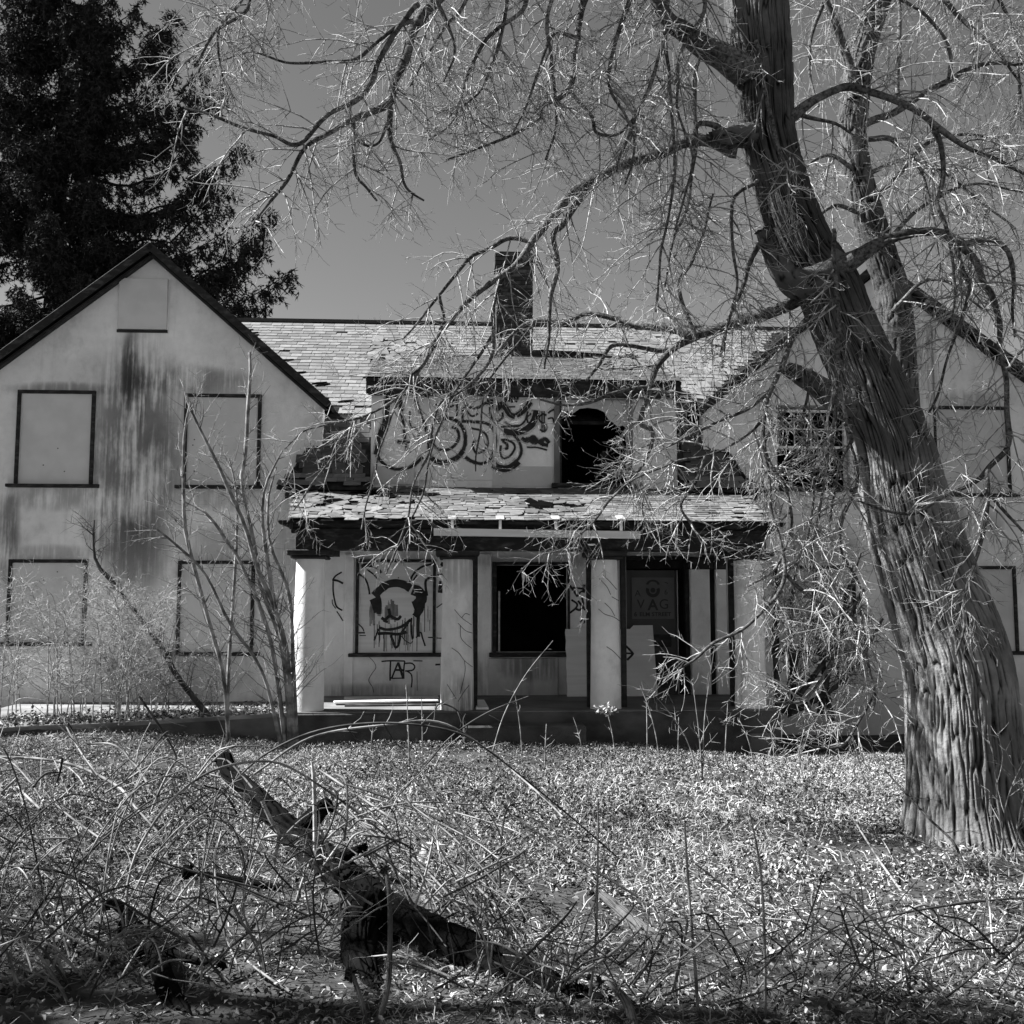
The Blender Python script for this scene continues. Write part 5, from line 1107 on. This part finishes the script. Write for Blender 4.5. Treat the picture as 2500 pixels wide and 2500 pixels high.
for i, (u, v, dx, h, lab) in enumerate(stk):
    D = 11.6 + (i % 3) * .4; a = P(u, v, D); a[2] = ground_at(a[0], a[1]) - .02
    h = h * 1.25
    p, r, L = spline([a, a + np.array((dx * .2, 0, h * .35)), a + np.array((dx * .55, 0, h * .7)), a + np.array((dx, .03, h))], [.008, .007, .006, .004], 14)
    root = empty('dry_stalk', tuple(a), lab, 'dry stalk', 'dry stalks along the porch front')
    Tubes().add(p - a, r, 5).build('stem', M_cane, root)
    p2, r2 = grow(p[None], r[None], 4, .16, 4, .6, -.1, .1, .2, .005, .003, .4, 1.0); Tubes().add(p2 - a, r2, 4).build('side_shoots', M_cane, root, 'stuff')
    if 'seed head' in lab or 'knob' in lab:
        c = p[-1] if 'seed' in lab else p[9]; N = 90 if 'seed' in lab else 40
        q = c - a + rng.normal(size=(N, 3)) * (.045 if 'seed' in lab else .022) * np.array((1.3, .8, .7)); dd = unit(rng.normal(size=(N, 3))) * .04; e = unit(rng.normal(size=(N, 3))) * .02
        fast_mesh('seed_head', np.stack((q - e, q + e, q + dd), 1).reshape(-1, 3), [np.arange(3 * N).reshape(-1, 3)], M_leaf, root, shade=rng.uniform(.7, 1, N) if 'seed' in lab else rng.uniform(.2, .7, N))

# ------------------------------------------------------------------ fallen wood in the foreground
def log(name, label, parts, mat=M_bark_dk):
    root = None
    for k, (lst, amp) in enumerate(parts):
        pts = [P(u, v, D) for u, v, D, w_ in lst]; rad = [w_ * (.68 if name == 'fallen_log' else .5) * D / F for u, v, D, w_ in lst]
        if root is None:
            b = pts[0].copy(); b[2] = ground_at(b[0], b[1]); root = empty(name, tuple(b), label, 'fallen log'); b0 = b
        v, f = bark_tube(pts, rad, 260, 110, amp, 22, 7, 0, .2, 40 + k); v[-42:-2] += (rng.random((40, 3)) - .5) * .06
        fast_mesh('trunk' if k == 0 else 'limb', v - b0, f, mat, root, smooth=True, vshade=bark_tube.shade)
    return root, b0
lg, lb0 = log('fallen_log', 'rotting dark fallen trunk lying among brambles in the foreground', [
    ([(1700, 2640, 4.0, 60), (1480, 2500, 4.2, 66), (1230, 2380, 4.5, 66), (1030, 2280, 4.9, 62), (890, 2190, 5.3, 54), (790, 2100, 5.7, 46), (690, 2010, 6.1, 38), (610, 1930, 6.5, 31), (565, 1890, 6.8, 26), (548, 1850, 6.95, 24)], .035),
    ([(900, 2210, 5.1, 60), (870, 2310, 4.8, 52), (900, 2400, 4.5, 40), (960, 2520, 4.1, 30)], .03), ([(720, 2040, 6.0, 34), (770, 1990, 5.95, 28), (800, 1960, 5.9, 20)], .025), ([(790, 2110, 5.6, 26), (840, 2090, 5.5, 20), (880, 2070, 5.4, 12)], .02),
    ([(690, 2170, 5.5, 12), (610, 2155, 5.5, 14), (530, 2140, 5.5, 12), (460, 2130, 5.5, 8)], .012)])
log('broken_log', 'short dark broken limb lying near the lower left corner', [
    ([(470, 2520, 4.0, 46), (410, 2420, 4.25, 44), (375, 2320, 4.5, 36), (330, 2260, 4.7, 24), (290, 2215, 4.85, 18), (258, 2205, 4.95, 14)], .03), ([(380, 2300, 4.5, 20), (440, 2335, 4.45, 18), (500, 2350, 4.4, 14), (540, 2350, 4.4, 10)], .015), ([(345, 2330, 4.5, 20), (310, 2290, 4.6, 14), (300, 2255, 4.7, 8)], .015)])
log('fallen_limb', 'pale split limb lying on the ground right of the fallen trunk', [([(1730, 2390, 4.6, 34), (1650, 2340, 4.75, 36), (1580, 2280, 5.0, 30), (1500, 2210, 5.3, 22), (1450, 2170, 5.5, 10)], .02)], bark('pale_rotten_wood', .015, .10, (30, 30, 30), 'shade'))
log('crooked_limb', 'short pale crooked limb standing at the bottom edge of the picture', [([(1560, 2540, 3.9, 22), (1530, 2450, 4.05, 20), (1490, 2400, 4.2, 16), (1470, 2385, 4.3, 10)], .015)], bark('mossy_bark', .015, .12, (30, 30, 30), 'shade'))
log('forked_stick', 'grey upright forked stick in front of the fallen trunk', [([(905, 2540, 3.95, 15), (945, 2420, 4.05, 13), (952, 2300, 4.1, 12), (950, 2180, 4.15, 11), (940, 2120, 4.2, 9)], .008), ([(905, 2540, 3.95, 12), (880, 2440, 4.0, 12), (860, 2380, 4.1, 9)], .008)], bark('grey_stick', .02, .12, (30, 30, 30), 'shade'))
# bare white stems twisting over the trunk
def vine(name, label, lists, D, mat=M_twig):
    pts0 = P(*lists[0][0][:2], D); root = None
    for l in lists:
        pts = [P(u, v, D) for u, v, w_ in l]; p, r, L = spline(pts, [w_ * D / F for u, v, w_ in l], len(l) * 6)
        if root is None: b = pts[0].copy(); b[2] = min(b[2], ground_at(b[0], b[1]) + .3); root = empty(name, tuple(pts[0]), label, 'vine'); b0 = pts[0]
        Tubes().add(p - b0, r, 5).build('stem', mat, root)
    return root
vine('white_vine', 'pale twisting vine stems hanging over the fallen trunk', [[(770, 2160, 5), (770, 2050, 6), (768, 1950, 5), (766, 1900, 5), (762, 1860, 3)], [(640, 1955, 5), (660, 2000, 5), (680, 2040, 5), (670, 2110, 4), (680, 2140, 3)], [(690, 2050, 8), (715, 2080, 7), (740, 2105, 5)], [(620, 2055, 3), (670, 2040, 4), (730, 2045, 3), (740, 2075, 3), (720, 2080, 2)], [(785, 2030, 4), (805, 2090, 4), (810, 2150, 4), (790, 2190, 3), (780, 2260, 3), (765, 2360, 3)], [(780, 2120, 4), (800, 2110, 4), (850, 2110, 3)]], 5.35)
# arching bramble canes
def brambles(name, label, canes, n2=3, dark=False, cat='bramble'):
    root = None
    for k, (lst, D0, D1) in enumerate(canes):
        n = len(lst); pts = [P(q[0], q[1], D0 + (D1 - D0) * i / (n - 1)) for i, q in enumerate(lst)]
        if root is None: b0 = pts[0].copy(); b0[2] = ground_at(b0[0], b0[1]); root = empty(name, tuple(b0), label, cat, 'bramble tangles in the foreground')
        wds = [(q[2] if len(q) > 2 else 3.4) * .72 for q in lst]
        p, r, L = spline(pts, [w_ * D0 / F for w_ in wds], max(16, n * 6)); c = Tubes().add(p - b0, r, 5).build('cane', M_cane_dk if (k + dark) % 2 else M_cane, root)
        p2, r2 = grow(p[None], r[None], max(2, int(n2 * L)), .28, 4, .6, .1, .1, .2, .004, .002, .1, 1.0); Tubes().add(p2 - b0, r2, 3).build('side_shoots', M_cane_dk if (k + dark) % 2 else M_cane, c, 'stuff')
brambles('bramble_bush', 'bramble of tall arching canes springing over the fallen trunk', [
    ([(330, 2480, 5), (311, 2166, 5), (388, 1991, 5), (505, 1888, 5), (647, 1858, 5), (744, 1894, 4), (906, 2010, 4), (1080, 2160, 3), (1180, 2300, 2)], 4.6, 5.4), ([(480, 2000, 4), (560, 1920, 4), (647, 1842, 4), (776, 1784, 4), (938, 1765, 4), (1100, 1784, 4), (1197, 1836, 3), (1400, 2000, 3), (1560, 2140, 3)], 6.2, 6.4),
    ([(620, 1890, 4), (760, 1800, 4), (940, 1770, 4), (1080, 1765, 4), (1220, 1850, 3)], 6.6, 6.8), ([(560, 2320, 5), (530, 2200, 5), (525, 2080, 5), (560, 2020, 4), (600, 1990, 3)], 4.7, 5.2), ([(660, 2520, 5), (600, 2400, 5), (540, 2250, 4), (525, 2110, 4), (540, 2030, 3)], 4.2, 5.0),
    ([(920, 2000, 3), (1030, 1880, 3), (1100, 1800, 3), (1190, 1740, 3), (1290, 1700, 2)], 6.6, 7.2), ([(780, 1880, 4), (900, 1960, 4), (1040, 2060, 4), (1200, 2200, 4), (1330, 2360, 3)], 5.6, 4.8), ([(800, 1900, 4), (980, 1960, 4), (1140, 2040, 4), (1300, 2180, 3), (1420, 2320, 3)], 5.8, 5.0),
    ([(850, 1990, 4), (990, 2080, 4), (1100, 2190, 4), (1180, 2300, 3)], 5.4, 4.9), ([(1060, 1760, 3), (1070, 1720, 3), (1110, 1730, 3), (1140, 1770, 3), (1130, 1800, 2)], 9, 9), ([(700, 2280, 4), (760, 2100, 4), (860, 2000, 4), (1000, 1960, 3), (1170, 1965, 3)], 5.0, 5.6)])
brambles('bramble_bush', 'bramble canes crossing low over the left foreground', [
    ([(-40, 1845, 4), (150, 1860, 5), (280, 1915, 5), (330, 1970, 4), (420, 2070, 3)], 8, 7), ([(-40, 2230, 5), (120, 2255, 5), (230, 2290, 5), (340, 2380, 4), (470, 2500, 4)], 5, 4.2), ([(-30, 2200, 5), (70, 2300, 5), (140, 2400, 5), (200, 2520, 5)], 4.5, 4.1), ([(-20, 2110, 4), (150, 2130, 4), (260, 2190, 4), (350, 2240, 3)], 5.2, 5),
    ([(60, 2500, 4), (150, 2330, 4), (260, 2200, 3), (330, 2090, 3), (420, 2000, 2)], 4.2, 5.2), ([(10, 2380, 4), (120, 2200, 4), (240, 2060, 4), (380, 1960, 3), (520, 1920, 2)], 4.8, 6), ([(-20, 1960, 4), (40, 1900, 4), (52, 1885, 3), (20, 1870, 2)], 7, 7), ([(180, 2520, 4), (260, 2350, 4), (330, 2250, 3), (420, 2150, 3)], 4.1, 4.8),
    ([(250, 2500, 4), (300, 2380, 4), (360, 2280, 4), (400, 2180, 3)], 4.1, 4.7), ([(340, 1700, 4), (400, 1790, 4), (430, 1850, 3), (410, 1880, 2)], 10, 10)], 4)
brambles('bramble_bush', 'dark bramble canes trailing across the lower right grass', [
    ([(1250, 1990, 3), (1400, 2090, 4), (1560, 2190, 4), (1700, 2260, 4), (1850, 2320, 3)], 6, 5.2), ([(1250, 1880, 3), (1330, 1950, 4), (1400, 2020, 3), (1480, 2090, 3)], 8, 7), ([(1860, 2400, 4), (1990, 2290, 4), (2200, 2230, 4), (2400, 2200, 4), (2540, 2190, 3)], 4.7, 5), ([(2060, 1960, 3), (2140, 2090, 4), (2230, 2220, 4), (2320, 2380, 4), (2290, 2420, 3)], 6.5, 4.8),
    ([(2160, 1880, 3), (2260, 1990, 4), (2330, 2060, 4), (2360, 2140, 3)], 6.6, 6.0), ([(2150, 2260, 3), (2250, 2210, 4), (2290, 2240, 3), (2280, 2270, 2)], 5.0, 5.0), ([(2200, 2420, 3), (2230, 2380, 3), (2290, 2420, 3), (2350, 2500, 3)], 4.4, 4.3), ([(1850, 2240, 3), (1990, 2260, 3), (2140, 2350, 3), (2180, 2420, 2)], 5, 4.7), ([(1700, 2110, 3), (1850, 2220, 3), (2040, 2290, 3), (2180, 2310, 2)], 5.4, 5)], 4, True)
bt = []
for k in range(34):
    u0 = rng.uniform(-50, 640); v0 = rng.uniform(2180, 2520); du = rng.uniform(60, 330) * rng.choice((1, 1, 1, -.5)); h = rng.uniform(120, 420); D = rng.uniform(4.0, 5.2)
    bt.append(([(u0, v0, 3), (u0 + du * .35, v0 - h * .6, 3), (u0 + du * .8, v0 - h * .95, 2.6), (u0 + du * 1.3, v0 - h * .85, 2)], D, D + .6))
brambles('bramble_bush', 'dense thin bramble stalks filling the lower left corner', bt, 4)
bt = []
for k in range(26):
    u0 = rng.uniform(780, 1060); v0 = rng.uniform(1860, 2150); D = rng.uniform(5.0, 6.0); L = rng.uniform(250, 560); an = R(rng.uniform(12, 70))
    bt.append(([(u0, v0, 2.4), (u0 + L * .4 * math.cos(an), v0 + L * .33 * math.sin(an), 2.6), (u0 + L * .8 * math.cos(an), v0 + L * .8 * math.sin(an), 2.4), (u0 + L * math.cos(an), v0 + L * 1.15 * math.sin(an), 2)], D, D - .5))
brambles('bramble_bush', 'fan of thin canes bending down right of the fallen trunk', bt, 2)
bt = []
for k in range(20):
    u0 = rng.uniform(1180, 2480); v0 = rng.uniform(2330, 2520); du = rng.uniform(-160, 160); h = rng.uniform(60, 260); D = rng.uniform(3.9, 4.8)
    bt.append(([(u0, v0, 3), (u0 + du * .4, v0 - h * .6, 3), (u0 + du, v0 - h, 2)], D, D + .3))
brambles('bramble_bush', 'short broken bramble stalks along the bottom right edge', bt, 4, True)
def thin_tangle(label, n, ua, ub, va, vb, Da, Db, seed, up, dark=True):
    g = np.random.default_rng(seed); out = []
    for k in range(n):
        u0, v0 = g.uniform(ua, ub), g.uniform(va, vb); D = Da + (Db - Da) * (1 - (v0 - va) / (vb - va)); a = g.uniform(-1.25, 1.25); L = g.uniform(.35, 1.0) * up
        du, dv = math.sin(a) * L, -abs(math.cos(a)) * L * .8; w_ = g.uniform(2.2, 4.6); bow = g.uniform(-.25, .25) * L
        out.append(([(u0, v0, w_), (u0 + du * .33 + bow * .6, v0 + dv * .42, w_), (u0 + du * .7 + bow * .8, v0 + dv * .85, w_ * .9), (u0 + du, v0 + dv * g.uniform(.8, 1.1), w_ * .6)], D, D + g.uniform(-.2, .5)))
    brambles('bramble_bush', label, out, 5, dark)
thin_tangle('close tangle of thin dark stems along the bottom left edge', 130, -60, 820, 2280, 2620, 5.0, 3.7, 91, 330)
thin_tangle('thin tangled stems growing round the middle of the fallen trunk', 110, 560, 1250, 2050, 2480, 5.9, 4.1, 92, 300)
thin_tangle('dark tangled stems at the bottom edge right of the fallen trunk', 130, 1050, 1900, 2330, 2640, 4.9, 3.7, 93, 260)
thin_tangle('thin dark stems covering the bottom right corner', 110, 1800, 2560, 2280, 2640, 4.9, 3.7, 94, 260)
thin_tangle('pale thin stems standing in the grass left of the fallen trunk', 80, -60, 620, 1880, 2260, 8.0, 5.2, 95, 230, False)
for i, (lst, lab) in enumerate((([(1706, 2540, 8), (1700, 2400, 7.5), (1690, 2280, 7), (1680, 2150, 6), (1672, 2010, 4)], 'tallest straight grey stalk standing in the right foreground'), ([(1868, 2540, 7), (1868, 2380, 6.5), (1865, 2250, 6), (1855, 2110, 5), (1830, 1980, 3)], 'straight grey stalk right of the tallest foreground stalk'), ([(1440, 2430, 6), (1452, 2330, 5.5), (1458, 2200, 5), (1460, 2060, 4), (1460, 1950, 3)], 'thin straight stalk left of the tallest foreground stalk'))):
    D = 4.1; pts = [P(u, v, D) for u, v, w_ in lst]; p, r, L = spline(pts, [w_ * .55 * D / F for u, v, w_ in lst], 24); o = Tubes().add(p - p[0], r, 6).build('upright_stalk', M_cane); o.location = p[0]; tag(o, lab, 'dry stalk', 'upright stalks in the right foreground')
# litter of paper in the grass
a = P(1045, 2140, 6.2); a[2] = ground_at(a[0], a[1]) + .02
scr_ = MB().poly([(-.05, 0, 0), (-.015, -.01, .005), (.0, .02, .11), (-.04, .03, .12)]).poly([(-.04, .031, .121), (.0, .021, .111), (.10, .05, .10), (.09, .06, .07)]).poly([(-.05, .001, -.001), (-.06, .04, .02), (.0, .05, .0), (-.015, -.009, .004)])
o = scr_.build('paper_scrap', M_paper); o.location = a; tag(o, 'crumpled scrap of white paper lying in the grass', 'paper')
o.modifiers.new('solid', 'SOLIDIFY').thickness = .002

# ------------------------------------------------------------------ grass and leaf litter
def scatter(n, ya, yb, hw, seed):
    r = np.random.default_rng(seed); y = r.uniform(ya, yb, n); x = r.uniform(-1, 1, n) * hw(y); return x, y, r
def in_house(x, y):
    q = np.stack((x - HO[0], y - HO[1]), -1); lx, ly = q @ e1, q @ e2
    bad = (ly > -.05) | ((lx > plx0 - .02) & (lx < plx1 + .02) & (ly > PY - .33)) | ((lx > sx0) & (lx < sx1) & (ly > PY - .74))
    fy = np.interp(x, [f[0] for f in front], [f[1] for f in front], left=front[0][1], right=99); return bad | (y > fy - .03)
V, Fc, Sh, n0 = [], [], [], 0
for n, ya, yb, hw, sz, seed in ((80000, 2.6, 7.2, lambda y: y * .62 + .6, .015, 1), (150000, 7.2, 14.6, lambda y: y * .62 + .8, .0165, 2)):
    x, y, r = scatter(n, ya, yb, hw, seed); ok = ~in_house(x, y); dens = vnoise(x * 1.3, y * 1.3, 51) * .6 + vnoise(x * 4, y * 4, 52) * .4; ok &= r.random(n) < np.clip((dens - .28) * 2.6, .12, 1) * (.55 + .45 * sstep(4.6, 6.4, y)); x, y = x[ok], y[ok]; m = len(x)
    z = ground_z(x, y) + r.uniform(0, .055, m)
    nn = unit(r.normal(size=(m, 3)) * .75 + np.array((0, 0, .75))); t1 = unit(np.cross(nn, r.normal(size=(m, 3)))); t2 = np.cross(nn, t1); s1 = sz * r.uniform(.45, 1.25, (m, 1)); s2 = s1 * r.uniform(.35, .8, (m, 1))
    c = np.stack((x, y, z), -1); bend = nn * s1 * r.uniform(-.5, .5, (m, 1))
    vv = np.stack((c - t1 * s1, c - t2 * s2 + bend, c + t1 * s1, c + t2 * s2 + bend), 1).reshape(-1, 3)
    i = np.arange(m)[:, None] * 4 + n0; V.append(vv); Fc += [np.concatenate((i, i + 1, i + 2), 1), np.concatenate((i, i + 2, i + 3), 1)]; g = np.clip(r.random(m) * (.45 + .9 * vnoise(x * .8, y * .8, 55)), 0, 1); Sh += [g, g]; n0 += len(vv)
fast_mesh('leaf_litter', np.concatenate(V), Fc, M_leaf, None, np.concatenate(Sh), kind='stuff')
V, Fc, Sh, n0 = [], [], [], 0
for n, ya, yb, hw, ln, wd, seed in ((150000, 2.6, 7.2, lambda y: y * .62 + .6, .095, .0024, 3), (330000, 7.2, 14.6, lambda y: y * .62 + .8, .075, .0034, 4)):
    x, y, r = scatter(n, ya, yb, hw, seed); ok = ~in_house(x, y); dens = vnoise(x * .9 + 9, y * .9, 61) * .65 + vnoise(x * 3, y * 3, 62) * .35; ok &= r.random(n) < np.clip((dens - .25) * 2.4, .12, 1) * (.45 + .55 * sstep(4.6, 6.4, y)); x, y = x[ok], y[ok]; m = len(x)
    c = np.stack((x, y, ground_z(x, y)), -1); d = r.normal(size=(m, 3)); d[:, 2] = np.abs(d[:, 2]) * r.uniform(.05, 1.0, m) + .06; d = unit(d); L = ln * r.uniform(.4, 1.4, (m, 1)) * (.6 + .8 * vnoise(x * .7, y * .7, 63))[:, None]; wv = unit(np.cross(d, r.normal(size=(m, 3)))) * wd
    mid_ = c + d * L * .55; e = unit(d + np.array((0, 0, -.55)) + r.normal(size=(m, 3)) * .25); tipp = mid_ + e * L * .5
    tipp[:, 2] = np.maximum(tipp[:, 2], c[:, 2] + .006)
    vv = np.stack((c - wv, c + wv, mid_ + wv * .8, mid_ - wv * .8, tipp), 1).reshape(-1, 3); i = np.arange(m)[:, None] * 5 + n0
    V.append(vv); Fc += [np.concatenate((i, i + 1, i + 2, i + 3), 1), np.concatenate((i + 3, i + 2, i + 4), 1)]; g = r.random(m); Sh += [g, g]; n0 += len(vv)
fast_mesh('grass', np.concatenate(V), Fc, M_grass, None, np.concatenate(Sh), kind='stuff')
# weeds on the terrace and litter on its slab
x = rng.uniform(-8.5, -3.2, 6000); y = np.interp(x, [f[0] for f in front], [f[1] for f in front]) + np.abs(rng.normal(size=6000)) * .8 + .03; ok = y < 15.9; x, y = x[ok], y[ok]; m = len(x)
nn = unit(rng.normal(size=(m, 3)) * .5 + np.array((0, 0, .8))); t1 = unit(np.cross(nn, rng.normal(size=(m, 3)))); t2 = np.cross(nn, t1); s1 = rng.uniform(.015, .04, (m, 1)); c = np.stack((x, y, .125 + rng.uniform(0, .03, m)), -1)
vv = np.stack((c - t1 * s1, c - t2 * s1 * .6, c + t1 * s1, c + t2 * s1 * .6), 1).reshape(-1, 3); fast_mesh('leaf_litter', vv, [np.arange(len(vv)).reshape(-1, 4)], M_leaf, None, rng.random(m), kind='stuff')

if __import__('os').environ.get('COUNT'): print('TRIS', sum(sum(len(p.vertices) - 2 for p in m.polygons) * 1 for m in bpy.data.meshes))
